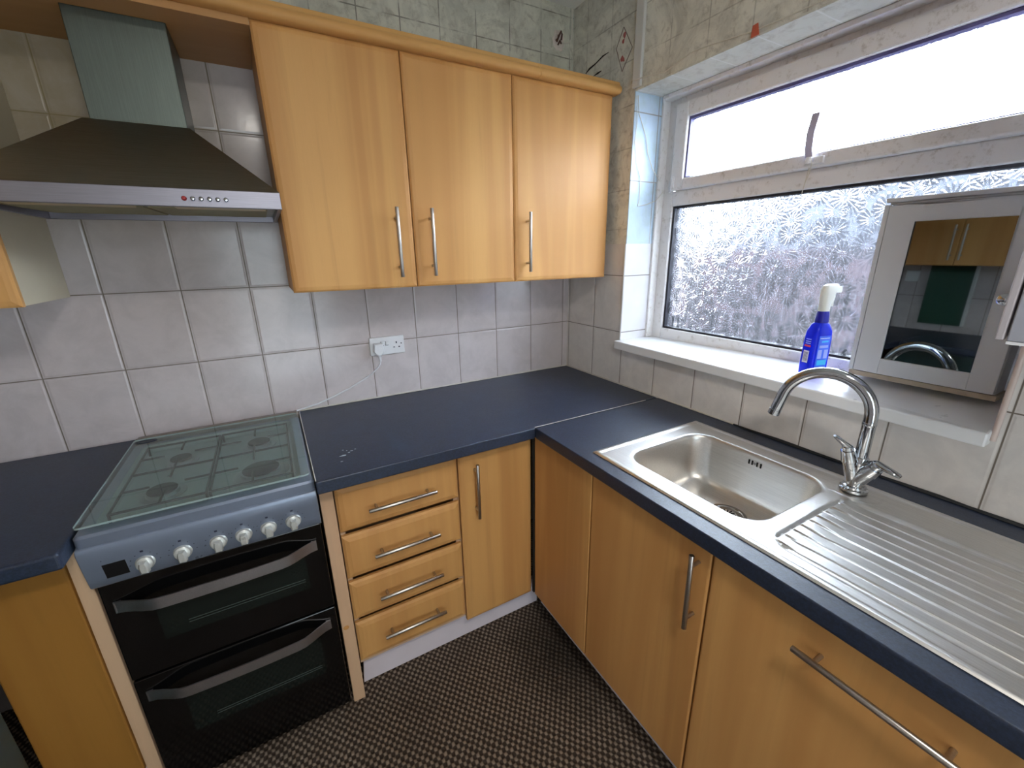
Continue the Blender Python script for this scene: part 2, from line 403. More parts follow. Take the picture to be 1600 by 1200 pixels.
# ------------------------------------------------------------------ the room
XL, YB, ZC = -2.68, -3.35, 2.535
struct('floor', mkbox(XL-.1, .3, YB-.1, .1, -.06, 0), 'carpet')
struct('ceiling', mkbox(XL-.1, .3, YB-.1, .1, ZC, ZC+.08), 'ceiling')
bm = BM(); box(bm, XL-.1, 0, 0, .1, 0, 2.125, 0); box(bm, XL-.1, 0, 0, .1, 2.125, ZC, 1)
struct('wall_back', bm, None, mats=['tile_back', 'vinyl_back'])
WY0, WY1, WZ0, WZ1 = -.405, -1.603, 1.085, 2.112       # window opening
bm = BM()
box(bm, 0, .3, WY0, .1, 0, 1.54, 0); box(bm, 0, .3, WY0, .1, 1.54, ZC, 1)
box(bm, 0, .3, WY1, WY0, 0, WZ0, 0); box(bm, 0, .3, WY1, WY0, WZ1, ZC, 1)
box(bm, 0, .3, YB-.1, WY1, 0, 1.62, 0); box(bm, 0, .3, YB-.1, WY1, 1.62, ZC, 1)
struct('wall_right', bm, None, mats=['tile_win', 'vinyl_win'])
bm = BM(); box(bm, XL-.1, XL, YB-.1, 0, 0, 1.6, 0); box(bm, XL-.1, XL, YB-.1, 0, 1.6, ZC, 1)
struct('wall_left', bm, None, mats=['tile_left', 'plaster'])
# wall behind the camera with an unseen glazed door added to let in fill light
bm = BM(); box(bm, XL, -1.8, YB-.1, YB, 0, ZC); box(bm, -.7, 0, YB-.1, YB, 0, ZC); box(bm, -1.8, -.7, YB-.1, YB, 2.05, ZC)
struct('wall_front', bm, 'plaster')
bm = BM(); box(bm, -1.84, -1.795, YB-.11, YB+.015, 0, 2.09); box(bm, -.705, -.66, YB-.11, YB+.015, 0, 2.09); box(bm, -1.84, -.66, YB-.11, YB+.015, 2.045, 2.09)
struct('trim_1', bm, 'white_pvc')
bm = BM(); box(bm, -1.794, -1.70, YB-.06, YB-.02, .005, 2.044); box(bm, -.80, -.706, YB-.06, YB-.02, .005, 2.044); box(bm, -1.70, -.80, YB-.06, YB-.02, .005, .25); box(bm, -1.70, -.80, YB-.06, YB-.02, 1.95, 2.044)
d1 = struct('fill_door', bm, 'white_pvc')
struct('glass_pane', mkbox(-1.698, -.802, YB-.045, YB-.039, .252, 1.948), clear_glass('fill door glass', (.31, .32, .32, 1), .05), d1)
bm = BM(); tube(bm, [(-.75, YB-.0198, 1.02), (-.75, YB+.03, 1.02), (-.83, YB+.03, 1.02)], .009, 10); build('door_handle', bm, 'handle', d1, smooth=True)

# reveal linings
bm = BM(); box(bm, .0005, .19, WY0-.004, WY0, 1.54, WZ1, 0)
struct('trim_2', bm, 'reveal_blue')
bm = BM(); box(bm, -.003, .19, WY0-.006, WY0, 1.10, 1.54, 0)
def reveal_tile():
    g = NT('white reveal tiles'); p = g.pos(); x = g.xyz(p); n = g.noise(p, 12, 4)
    m = g.math('MAXIMUM', gridmask(g, x[2], 1.405, .25, .003), gridmask(g, x[0], .19, .5, .003))
    c = g.mix(n, lin((222, 220, 222)), lin((206, 204, 208))); c = g.mix(m, c, lin((120, 112, 104)))
    return g.fin(c, .2, 0, g.bump(g.math('SUBTRACT', 0., m), .3, .002))
M['reveal_tile'] = reveal_tile()
struct('trim_3', bm, 'reveal_tile')
struct('trim_4', mkbox(0.0, .19, WY1, WY0-.004, WZ1-.006, WZ1), 'soffit')
struct('trim_5', mkbox(.0005, .19, WY1, WY1+.005, 1.10, WZ1-.006), 'reveal_tile')
# rounded tile trim down the right-hand edge of the opening, and a slim white one on the left
bm = BM(); tube(bm, [(-.004, WY1+.002, 1.085), (-.004, WY1+.002, WZ1)], .0058, 12); struct('trim_6', bm, plain('pinkish tile trim', (214, 196, 188), .35), smooth=True)
bm = BM(); tube(bm, [(-.001, WY0-.001, 1.12), (-.001, WY0-.001, 1.54)], .005, 10); struct('trim_7', bm, 'white_pvc', smooth=True)
# painted beading where the left reveal meets the window frame
struct('trim_8', mkbox(.150, .19, WY0-.016, WY0-.004, 1.12, WZ1-.006), 'frame_dirty', bevel=.003)
struct('trim_9', mkbox(.140, .19, WY1+.005, WY0-.016, WZ1-.022, WZ1-.006), 'frame_dirty', bevel=.003)

# window: fixed lower light, top-hung sash above
win = thing('window_1', None, None, (.21, -.995, 1.13), kind='structure')
FX, FY0, FY1, FZ0, FZ1 = .19, -.409, -1.598, 1.118, 2.106
bm = BM()
box(bm, FX, FX+.06, -.468, FY0, FZ0, FZ1); box(bm, FX, FX+.06, FY1, -1.546, FZ0, FZ1)
box(bm, FX, FX+.06, -1.546, -.468, FZ0, 1.166); box(bm, FX, FX+.06, -1.546, -.468, 2.07, FZ1)
box(bm, FX, FX+.06, -1.546, -.468, 1.690, 1.748)
fr = struct('frame', bm, 'frame_dirty', win, bevel=.004)
bm = BM()   # glazing bead of the lower light
for a in ((-.478, -.468, 1.166, 1.690), (-1.546, -1.536, 1.166, 1.690)): box(bm, FX+.012, FX+.045, *a)
box(bm, FX+.012, FX+.045, -1.536, -.478, 1.166, 1.174); box(bm, FX+.012, FX+.045, -1.536, -.478, 1.682, 1.690)
struct('glazing_bead', bm, 'gasket', fr)
sash = BM(); SX = .162
box(sash, SX, SX+.05, -.533, -.474, 1.7485, 2.066); box(sash, SX, SX+.05, -1.542, -1.490, 1.7485, 2.066)
box(sash, SX, SX+.05, -1.490, -.533, 1.7485, 1.790); box(sash, SX, SX+.05, -1.490, -.533, 2.010, 2.066)
sh = struct('sash', sash, 'frame_dirty', win, bevel=.006)
bm = BM()
for a in ((-.540, -.533, 1.790, 2.010), (-1.490, -1.483, 1.790, 2.010)): box(bm, SX+.012, SX+.04, *a)
box(bm, SX+.012, SX+.04, -1.483, -.540, 2.001, 2.010); box(bm, SX+.012, SX+.04, -1.483, -.540, 1.790, 1.794)
struct('glazing_bead', bm, plain('purple-grey gasket', (84, 78, 120), .6), sh)
tag(struct('glass_pane', mkbox(FX+.030, FX+.034, -1.538, -.476, 1.172, 1.684), 'pane', win), 'lower patterned pane, streaked with grime')
tag(struct('glass_pane', mkbox(SX+.026, SX+.030, -1.485, -.538, 1.792, 2.004), 'pane_up', sh), 'upper patterned pane')
bm = BM(); box(bm, SX-.006, SX+.01, -.498, -.478, 1.757, 1.80); box(bm, SX-.009, SX-.002, -.494, -.482, 1.762, 1.795)
struct('hinge', bm, 'frame_dirty', sh, bevel=.002)
bm = BM(); box(bm, .178, .189, -.462, -.452, 1.746, 1.79)
struct('end_cap', bm, 'white_plastic', fr, bevel=.002)
# raised casement stay on the sash
bm = BM()
stay = [(.150, -1.022, 1.762), (.142, -1.017, 1.80), (.133, -1.020, 1.84), (.128, -1.030, 1.892)]
prev = None
for i, p in enumerate(stay):
    ring = [bm.verts.new((p[0]+dx, p[1]+dy, p[2])) for dx, dy in ((-.002, -.0105), (.002, -.0105), (.002, .0105), (-.002, .0105))]
    if prev:
        for k in range(4): bm.faces.new((prev[k], prev[(k+1) % 4], ring[(k+1) % 4], ring[k]))
    else: bm.faces.new(ring[::-1])
    prev = ring
bm.faces.new(prev)
struct('casement_stay', bm, plain('purple-grey stay', (190, 186, 208), .4), sh, smooth=True)
bm = BM(); box(bm, .150, .162, -1.06, -1.005, 1.755, 1.776); tube(bm, [(.144, -1.022, 1.757), (.144, -1.022, 1.776)], .009, 12)
struct('stay_bracket', bm, 'frame_dirty', sh, bevel=.002)
bm = BM(); tube(bm, [(.138, -1.03, 1.775), (.137, -1.036, 1.76), (.138, -1.034, 1.73), (.140, -1.024, 1.70), (.141, -1.020, 1.672), (.1405, -1.024, 1.70), (.139, -1.03, 1.745)], .0013, 6)
tag(build('string_loop', bm, 'wire_white', smooth=True), 'thin pale string loop hanging from the window stay over the transom', 'string')

# sill board (slightly out of level)
bm = BM()
hexa(bm, [(-.032, -1.597, 1.072), (.2, -1.597, 1.075), (.2, -.411, 1.075), (-.032, -.398, 1.082)],
         [(-.032, -1.597, 1.106), (.2, -1.597, 1.143), (.2, -.411, 1.119), (-.032, -.398, 1.119)])
struct('trim_10', bm, 'sill_pvc', bevel=.004)

# cable trunking up the wall beside the window
bm = BM(); box(bm, -.014, 0, -.4405, -.401, WZ1+.003, ZC-.002)
tag(build('cable_trunking', bm, 'trunk', bevel=.002), 'white cable trunking running up the wall above the window corner to the ceiling', 'trunking')

# faded diamond motif on the wall covering
bm = BM()
dm = [(-.324, 2.347), (-.377, 2.262), (-.326, 2.197), (-.286, 2.287)]
for i in range(4):
    a, b = dm[i], dm[(i+1) % 4]; tube(bm, [(-.0006, a[0], a[1]), (-.0006, b[0], b[1])], .0011, 5)
dmo = struct('trim_11', bm, 'diamond_line')
bm = BM()
for cy, cz, r in ((-.331, 2.318, .011), (-.325, 2.300, .008), (-.322, 2.243, .010), (-.332, 2.236, .007)):
    ring = [bm.verts.new((-.0008+.0003*(k % 2), cy+r*math.cos(k*PI/4)*random.uniform(.6, 1.2), cz+r*1.1*math.sin(k*PI/4)*random.uniform(.7, 1.2))) for k in range(8)]
    c0 = bm.verts.new((-.0016, cy, cz))
    for k in range(8): bm.faces.new((ring[k], ring[(k+1) % 8], c0))
struct('motif_petals', bm, 'diamond_red', dmo)
bm = BM()
pt = [(-.095, 2.262), (-.12, 2.272), (-.16, 2.278), (-.205, 2.29), (-.24, 2.292)]
tube(bm, [(-.0005, y, z) for y, z in pt], [.0015, .004, .0025, .003, .001], 5)
tube(bm, [(-.0005, -.15, 2.236), (-.0005, -.18, 2.238), (-.0005, -.2, 2.24)], [.001, .004, .001], 5)
struct('trim_12', bm, 'crack')

# hole with bare wires on the back wall
bm = BM(); random.seed(3)
rr1 = [.036*random.uniform(.85, 1.12) for _ in range(20)]
l1 = [(-.083+rr1[k]*math.cos(k*PI/10)*.85, -.0004, 2.405+rr1[k]*math.sin(k*PI/10)*1.15) for k in range(20)]
l2 = [(-.083+rr1[k]*.75*math.cos(k*PI/10)*.85, -.006, 2.405+rr1[k]*.75*math.sin(k*PI/10)*1.15) for k in range(20)]
l3 = [(-.083+rr1[k]*.5*math.cos(k*PI/10)*.85, -.002, 2.408+rr1[k]*.5*math.sin(k*PI/10)*1.15) for k in range(20)]
loops(bm, [l1, l2, l3])
jb = thing('wall_outlet', 'crumbled round outlet with bare brown wires high on the back wall near the corner', 'outlet', (-.083, -.003, 2.37))
build('filler_ring', bm, 'hole_ring', jb, smooth=True)
bm = BM()
tube(bm, [(-.095, -.004, 2.395), (-.09, -.014, 2.415), (-.08, -.016, 2.432), (-.072, -.012, 2.425), (-.072, -.006, 2.405)], .004, 8)
tube(bm, [(-.088, -.003, 2.385), (-.084, -.016, 2.40), (-.078, -.012, 2.392), (-.07, -.004, 2.395)], .0035, 8)
tube(bm, [(-.10, -.003, 2.40), (-.095, -.015, 2.404), (-.088, -.006, 2.42)], .003, 8)
build('bare_wires', bm, 'wire_dark', jb, smooth=True)
bm = BM(); tube(bm, [(-.078, -.006, 2.395), (-.06, -.02, 2.392), (-.035, -.016, 2.398), (-.018, -.008, 2.42), (-.014, -.006, 2.46), (-.014, -.006, 2.53)], .0028, 8)
tag(build('loose_wire', bm, 'wire_white', smooth=True), 'loose white wire curving from the wall outlet up the corner to the ceiling', 'wire')
# thin wires around the window
bm = BM()
tube(bm, [(-.002, -.385, 2.14), (-.016, -.40, 2.142), (-.017, -.43, 2.136), (-.004, -.47, 2.138), (-.003, -.55, 2.124), (-.003, -.66, 2.146), (-.003, -.70, 2.145), (-.003, -.80, 2.134), (-.004, -.89, 2.123), (-.003, -1.05, 2.12), (-.003, -1.3, 2.122), (-.003, -1.56, 2.12)], .0016, 6)
tag(build('telephone_wire', bm, 'wire_white', smooth=True), 'thin wire tacked along the wall just above the window opening', 'wire')
yr = WY0-.009
bm = BM()
tube(bm, [(.003, yr, 2.09), (.012, yr, 2.0), (.006, yr, 1.93), (.02, yr, 1.86), (.05, yr, 1.80), (.052, yr, 1.72), (.045, yr, 1.69), (.10, yr, 1.70), (.14, yr-.01, 1.715), (.17, yr-.02, 1.75)], .0014, 6)
tag(build('reveal_wire', bm, 'wire_white', smooth=True), 'thin wire looping down the left window reveal, the one hanging lower', 'wire', 'thin wires in the left window reveal')
bm = BM()
tube(bm, [(.010, yr, 2.092), (.02, yr, 2.03), (.06, yr, 1.965), (.075, yr, 1.93), (.08, yr, 1.90), (.11, yr-.004, 1.84), (.15, yr-.016, 1.79)], .0014, 6)
tag(build('reveal_wire', bm, 'wire_white', smooth=True), 'thin wire slanting across the upper left window reveal to the sash hinge', 'wire', 'thin wires in the left window reveal')
bm = BM(); hexa(bm, [(-.0045, -.902, 2.108), (-.0065, -.902, 2.108), (-.0065, -.877, 2.107), (-.0045, -.877, 2.107)], [(-.0045, -.895, 2.139), (-.0065, -.895, 2.139), (-.0065, -.879, 2.137), (-.0045, -.879, 2.137)])
tag(build('tape_piece', bm, 'orange_tape'), 'small piece of orange tape holding the wire above the window', 'tape')

# ------------------------------------------------------------------ wall cabinets
def carcass(parent, x0, x1, y0, y1, z0, z1, mat='melamine', t=.016, open_face='-y'):
    bm = BM()
    if open_face == '-y':
        box(bm, x0, x0+t, y0, y1, z0, z1); box(bm, x1-t, x1, y0, y1, z0, z1)
        box(bm, x0+t, x1-t, y0, y1, z0, z0+t); box(bm, x0+t, x1-t, y0, y1, z1-t, z1); box(bm, x0+t, x1-t, y1-.006, y1, z0+t, z1-t)
    else:   # faces -x or +x, back panel on the far side
        box(bm, x0, x1, y0, y0+t, z0, z1); box(bm, x0, x1, y1-t, y1, z0, z1)
        box(bm, x0, x1, y0+t, y1-t, z0, z0+t); box(bm, x0, x1, y0+t, y1-t, z1-t, z1)
        bx = (x1-.006, x1) if open_face == '-x' else (x0, x0+.006)
        box(bm, bx[0], bx[1], y0+t, y1-t, z0+t, z1-t)
    return build('carcass', bm, mat, parent)
FW = ('y', -.32)
def wall_door(parent, x0, x1, z0, z1, hx):
    d = build('door', panel(BM(), FW, x0, x1, z0, z1), 'beech', parent, smooth=False)
    if hx: bar_handle(d, FW, (hx, 1.437), (hx, 1.660))
    return d
t = thing('wall_cabinet', 'double-door beech wall cabinet with two bar handles beside the cooker hood', 'wall cabinet', (-.905, -.15, 1.4))
carcass(t, -1.303, -.504, -.299, -.001, 1.402, 2.112, 'beech')
wall_door(t, -1.304, -.9065, 1.400, 2.112, -.965); wall_door(t, -.9035, -.5055, 1.400, 2.112, -.845)
t = thing('wall_cabinet', 'single-door beech wall cabinet at the corner next to the window wall', 'wall cabinet', (-.27, -.15, 1.4))
carcass(t, -.503, -.036, -.299, -.001, 1.402, 2.112, 'beech')
wall_door(t, -.5025, -.034, 1.400, 2.112, -.449)
t = thing('wall_cabinet', 'cream-sided wall cabinet left of the cooker hood, cut by the photo edge', 'wall cabinet', (-2.1, -.15, 1.4))
carcass(t, -2.32, -1.908, -.299, -.001, 1.402, 2.094, 'melamine')
wall_door(t, -2.32, -1.906, 1.400, 2.094, -2.25)
# bridging board over the hood, cornice
bm = BM(); box(bm, -1.906, -1.305, -.318, -.232, 2.096, 2.113); box(bm, -1.906, -1.700, -.232, -.001, 2.096, 2.113); box(bm, -1.495, -1.305, -.232, -.001, 2.096, 2.113)
tag(build('bridging_board', bm, 'oak_board'), 'beech board bridging the wall cabinets above the cooker hood', 'board')
def cornice(name, x0, x1):
    prof = [(-.322, 2.1135), (-.3405, 2.1145), (-.3465, 2.119), (-.349, 2.127), (-.3465, 2.136), (-.340, 2.142), (-.336, 2.146), (-.335, 2.152), (-.331, 2.157), (-.322, 2.159), (-.30, 2.159), (-.30, 2.1135)]
    return loops(BM(), [[(x, y, z) for y, z in prof] for x in (x0, x1)])
tag(build('cornice', cornice('c', -2.31, -.402), 'beech_edge', smooth=True), 'long beech cornice moulding along the tops of the wall cabinets', 'cornice')
tag(build('cornice', cornice('c', -.4005, -.016), 'beech_edge', smooth=True), 'short end piece of beech cornice over the corner wall cabinet', 'cornice')

# grey wall unit at the right edge
t = thing('wall_unit', 'grey wall unit at the right edge of the photo, overlapping the mirror cabinet', 'wall unit', (-.15, -1.86, 1.35))
bm = BM(); box(bm, -.283, -.001, -2.2, -1.612, 1.357, 2.10); box(bm, -.30, -.283, -1.6225, -1.612, 1.352, 2.10)
build('body', bm, 'grey_edge', t, bevel=.002)
build('door', mkbox(-.302, -.284, -2.2, -1.6265, 1.352, 2.10), 'grey_panel', t, bevel=.002)
build('bottom_trim', mkbox(-.300, -.28, -2.2, -1.6265, 1.346, 1.3515), 'white_plastic', t)

# ------------------------------------------------------------------ cooker hood
t = thing('cooker_hood', 'brushed steel chimney cooker hood above the cooker', 'cooker hood', (-1.606, -.25, 1.61))
HX0, HX1, HY, HZ0, HZ1 = -1.9045, -1.3075, -.495, 1.627, 1.668
bm = BM()
b0 = [(HX0, HY), (HX1, HY), (HX1, -.002), (HX0, -.002)]
b1 = [(-1.707, -.262), (-1.489, -.262), (-1.489, -.002), (-1.707, -.002)]
loops(bm, [[(x, y, HZ1) for x, y in b0], [(x, y, 1.848) for x, y in b1]], cap0=False)
build('canopy', bm, 'hood', t)
bm = BM(); box(bm, HX0, HX1, HY, HY+.012, HZ0, HZ1); box(bm, HX0, HX0+.01, HY+.012, -.002, HZ0, HZ1); box(bm, HX1-.01, HX1, HY+.012, -.002, HZ0, HZ1); box(bm, HX0+.01, HX1-.01, -.012, -.002, HZ0, HZ1)
fa = build('fascia', bm, steel_mat('brushed fascia steel', (154, 150, 160), .3, (.03, 1, 1), .14), t, bevel=.0015)
bm = BM(); box(bm, -1.700, -1.496, -.228, -.002, 1.85, 2.20)
build('flue', bm, 'hood_flue', t, bevel=.002)
bm = BM(); hexa(bm, [(HX0+.011, HY+.013, 1.634), (HX1-.011, HY+.013, 1.634), (HX1-.011, -.013, 1.646), (HX0+.011, -.013, 1.646)],
                    [(HX0+.011, HY+.013, 1.64), (HX1-.011, HY+.013, 1.64), (HX1-.011, -.013, 1.652), (HX0+.011, -.013, 1.652)])
build('underside_panel', bm, 'hood', t)
for x0, x1 in ((-1.87, -1.61), (-1.60, -1.34)):
    bm = BM(); hexa(bm, [(x0, HY+.10, 1.632), (x1, HY+.10, 1.632), (x1, -.05, 1.641), (x0, -.05, 1.641)], [(x0, HY+.10, 1.636), (x1, HY+.10, 1.636), (x1, -.05, 1.645), (x0, -.05, 1.645)])
    f = build('grease_filter', bm, 'filter', t)
for x0, x1 in ((-1.84, -1.62), (-1.54, -1.345)):
    bm = BM(); box(bm, x0, x1, HY+.03, HY+.085, 1.629, 1.634); build('lamp_cover', bm, 'lamp_cover', t, bevel=.001)
for i in range(6):
    x = -1.512+i*.0168*1.0
    bm = BM(); lathe(bm, (x, HY, 1.6455), [(.0052, 0), (.0052, .005), (.0035, .0072), (0, .0075)], 14, 'y')
    o = build('button', bm, 'red' if i == 0 else 'chrome', fa, smooth=True)
    if i == 0: o['label'] = 'red indicator button'

# ------------------------------------------------------------------ base cabinets, back run
FB = ('y', -.60)
def plinth_line(): pass
t = thing('base_cabinet', 'beech drawer unit with four drawers beside the cooker', 'base cabinet', (-1.10, -.3, 0))
carcass(t, -1.299, -.9045, -.578, -.06, .145, .868, 'pine')
for z0, z1, hz in ((.688, .845, .757), (.5135, .672, .589), (.3475, .497, .422), (.168, .3315, .257)):
    d = build('drawer_front', panel(BM(), FB, -1.2985, -.9055, z0, z1, ch=.02, dp=.009), 'beech', t)
    bar_handle(d, FB, (-1.212, hz), (-.993, hz), .026)
t = thing('base_cabinet', 'narrow beech base cabinet with one door next to the drawers', 'base cabinet', (-.75, -.3, 0))
carcass(t, -.9025, -.605, -.578, -.06, .145, .868, 'pine')
d = build('door', panel(BM(), FB, -.9005, -.606, .135, .842), 'beech', t); bar_handle(d, FB, (-.843, .600), (-.843, .814), .03)
# plinth
bm = BM(); pl = [(-1.296, 0.004), (-.54, 0.004), (-.54, .136), (-.7, .133), (-.95, .132), (-1.285, .128)]
loops(bm, [[(x, y, z) for x, z in pl] for y in (-.536, -.520)])
tag(build('plinth', bm, 'plinth'), 'scuffed white plinth board under the drawer unit', 'plinth')
# timber end panel next to the cooker
t = thing('timber_post', 'pale timber strip standing between the cooker and the drawers', 'timber panel', (-1.322, -.45, 0))
bm = BM(); box(bm, -1.3405, -1.3025, -.592, -.02, .001, .866); build('board', bm, 'pine', t, bevel=.002)
bm = BM(); tube(bm, [(-1.327, -.5925, .33), (-1.327, -.5945, .33)], [.009, .006], 10); build('knot', bm, 'beech_edge', t)

# ------------------------------------------------------------------ base units, window side
FS = ('x', -.60)
t = thing('base_cabinet', 'beech corner base cabinet with a plain panel and no handle', 'base cabinet', (-.3, -.77, 0))
carcass(t, -.578, -.06, -.944, -.612, .145, .868, 'pine', open_face='-x')
build('corner_panel', panel(BM(), FS, -.9405, -.613, .135, .858, ch=.004, dp=.002), 'beech', t)
t = thing('base_cabinet', 'beech base cabinet under the sink bowl with an upright bar handle', 'base cabinet', (-.3, -1.15, 0))
bm = BM(); box(bm, -.578, -.06, -1.357, -1.341, .145, .72); box(bm, -.578, -.06, -.962, -.946, .145, .72); box(bm, -.578, -.06, -1.341, -.962, .145, .161)
build('carcass', bm, 'pine', t)
d = build('door', panel(BM(), FS, -1.3555, -.9445, .135, .858, ch=.005, dp=.0035), 'beech', t); bar_handle(d, FS, (-1.330, .635), (-1.326, .843), .03)
t = thing('base_cabinet', 'wide beech front with a long horizontal bar handle under the drainer', 'base cabinet', (-.3, -1.66, 0))
bm = BM(); box(bm, -.578, -.06, -1.974, -1.958, .145, .868); box(bm, -.578, -.06, -1.376, -1.360, .145, .868); box(bm, -.578, -.06, -1.958, -1.376, .145, .161)
build('carcass', bm, 'pine', t)
d = build('door', panel(BM(), FS, -1.973, -1.3595, .135, .858, ch=.005, dp=.0035), 'beech', t); bar_handle(d, FS, (-1.551, .795), (-1.800, .795), .036)
bm = BM(); box(bm, -.528, -.512, -1.974, -.555, .002, .134)
tag(build('plinth', bm, 'plinth'), 'white plinth board under the sink-side cabinets', 'plinth')
# corner filler (dark joint)
tag(build('corner_post', mkbox(-.6035, -.585, -.611, -.60, .14, .866), 'black_gap'), 'dark upright joint in the inside corner between the two cabinet runs', 'corner post')

# ------------------------------------------------------------------ worktops
def wtop(pts, name, label, z0=.870, z1=.910, round_edges=()):
    n = len(pts); bm = BM()
    ls = []
    loops(bm, [[(x, y, z0) for x, y in pts], [(x, y, z1) for x, y in pts]])
    return tag(build(name, bm, 'worktop', bevel=.007, seg=4), label, 'worktop')
WY = -.655
w1 = wtop([(-1.344, -.002), (-1.344, WY), (-.624, WY), (-.622, -.6475), (-.002, -.6475), (-.002, -.002)], 'worktop', 'dark charcoal worktop in the back corner, below the double socket')
random.seed(5)
for cx, cy, rx, ry in ((-1.252, -.520, .010, .004), (-1.232, -.505, .004, .003), (-1.222, -.497, .005, .002), (-1.246, -.478, .003, .002), (-1.21, -.49, .003, .002), (-1.262, -.56, .004, .002), (-1.236, -.488, .002, .003)):
    bm = BM(); vs = [bm.verts.new((cx+rx*math.cos(a*PI/4)*random.uniform(.6, 1.2), cy+ry*math.sin(a*PI/4)*random.uniform(.6, 1.2), .9106)) for a in range(8)]
    bm.faces.new(vs); ext = [bm.verts.new((v.co.x, v.co.y, .9100)) for v in vs]
    for k in range(8): bm.faces.new((vs[k], vs[(k+1) % 8], ext[(k+1) % 8], ext[k]))
    build('paint_speck', bm, 'chip', w1)
bm = BM(); tube(bm, [(-1.34, -.0045, .913), (-.006, -.0045, .913), (-.0045, -.64, .913)], .0032, 6); build('sealant', bm, 'sealant', w1, smooth=True)
bm = BM(); tube(bm, [(-1.3435, -.01, .9105), (-1.3435, -.645, .9105)], .0016, 6);
build('edge_strip', bm, 'sealant', w1)
bm = BM(); tube(bm, [(-.62, -.6475, .9103), (-.07, -.6475, .9103)], .0013, 6)
build('joint_strip', bm, 'sealant', w1)
# sink-side worktop with the cut-out for the sink
bm = BM()
xa, xb = -.622, -.002; ya, yb = -2.0, -.6495; cx0, cx1, cy0, cy1 = -.560, -.104, -1.895, -.922
for (a, b, c, d) in ((xa, xb, cy1, yb), (xa, cx0, cy0, cy1), (cx1, xb, cy0, cy1), (xa, xb, ya, cy0)): pass
def vtx(p): return bm.verts.new(p)
O = [(xa, ya), (xb, ya), (xb, yb), (xa, yb)]; I = [(cx0, cy0), (cx1, cy0), (cx1, cy1), (cx0, cy1)]
ot = [vtx((x, y, .910)) for x, y in O]; it = [vtx((x, y, .910)) for x, y in I]; ob = [vtx((x, y, .870)) for x, y in O]; ib = [vtx((x, y, .870)) for x, y in I]
for k in range(4):
    j = (k+1) % 4
    bm.faces.new((ot[k], ot[j], it[j], it[k])); bm.faces.new((ob[k], ib[k], ib[j], ob[j])); bm.faces.new((ot[k], ob[k], ob[j], ot[j])); bm.faces.new((it[k], it[j], ib[j], ib[k]))
w2 = tag(build('worktop', bm, 'worktop', bevel=.007, seg=4), 'dark charcoal worktop holding the sink below the window', 'worktop')
bm = BM(); tube(bm, [(-.0045, -.66, .913), (-.005, -.95, .913), (-.005, -1.0, .913)], .003, 6); build('sealant', bm, 'sealant', w2, smooth=True)
bm = BM(); tube(bm, [(-.005, -1.0+.0, .912)]+[(-.006-.002*random.random(), -1.0-.05*k, .912) for k in range(1, 22)], [.003]+[random.uniform(.003, .0065) for _ in range(21)], 6); tag(build('sealant', bm, 'mould', w2, smooth=True), 'blackened mouldy sealant')
tag(build('worktop', mkbox(-2.67, -1.853, -.69, -.002, .870, .910), 'worktop', bevel=.007, seg=4), 'dark worktop left of the cooker', 'worktop')
tag(build('worktop', mkbox(-2.67, -2.03, -1.05, -.692, .870, .910), 'worktop', bevel=.007, seg=4), 'dark worktop on the left-hand run, seen only in the mirror', 'worktop')

# ------------------------------------------------------------------ left base units
t = thing('base_cabinet', 'beech base cabinet left of the cooker with a shade-darkened door', 'base cabinet', (-2.0, -.3, 0))
carcass(t, -2.06, -1.9, -.578, -.06, .145, .868, 'pine')
build('door', panel(BM(), ('y', -.60), -2.06, -1.890, .135, .858, ch=.004, dp=.002), wood('shaded beech foil', (160, 112, 48), 'z', .18), t)  # same beech foil, its colour darkened to stand for the shade on the left
bm = BM(); box(bm, -1.889, -1.858, -.592, -.02, .02, .866); tag(build('end_panel', bm, 'pine', bevel=.002), 'beige end panel strip between the cooker and the left base cabinet', 'panel')
tag(build('plinth', mkbox(-2.05, -1.892, -.545, -.53, .002, .133), 'plinth'), 'short plinth board under the left base cabinet', 'plinth')
t = thing('base_cabinet', 'dark teal base unit at the lower left edge of the photo', 'base cabinet', (-2.37, -1.2, 0))
build('body', mkbox(-2.67, -2.085, -1.045, -.62, .02, .868), 'green_dark', t)
for a, b in ((-1.043, -.622),):
    bm = BM(); box(bm, -2.083, -2.065, a, b, .14, .855); build('door', bm, 'green_dark', t, bevel=.003)
# left wall: cupboards, green door panel and switch that the mirror shows
t = thing('wall_cabinet', 'double-door beech wall cabinet visible only as a reflection in the mirror', 'wall cabinet', (-2.52, -.75, 1.385))
carcass(t, -2.678, -2.37, -1.15, -.34, 1.385, 2.09, 'beech', open_face='+x')
for a, b, hy in ((-1.149, -.7605, -.785), (-.7585, -.341, -.733)):
    bm = BM(); box(bm, -2.368, -2.350, a, b, 1.385, 2.09); d = build('door', bm, 'beech', t, bevel=.004)
    bm = BM(); tube(bm, [(-2.318, hy, 1.42), (-2.318, hy, 1.64)], .006, 12); [tube(bm, [(-2.318, hy, z), (-2.350, hy, z)], .0045, 8) for z in (1.45, 1.61)]
    build('handle', bm, 'handle', d, smooth=True)
bm = BM(); box(bm, XL, XL+.02, -.80, -.565, .96, 1.375)
dg = thing('notice_panel', 'dark green panel with a pale edge, seen only in the mirror', 'panel', (XL+.01, -.69, .96))
build('panel', bm, 'green_door', dg); build('edge_strip', mkbox(XL, XL+.03, -.815, -.801, .96, 1.375), 'white_plastic', dg)
tag(build('wall_switch', mkbox(XL, XL+.012, -.505, -.425, 1.26, 1.34), 'white_plastic', bevel=.003), 'white wall switch seen only as a reflection in the mirror', 'switch')

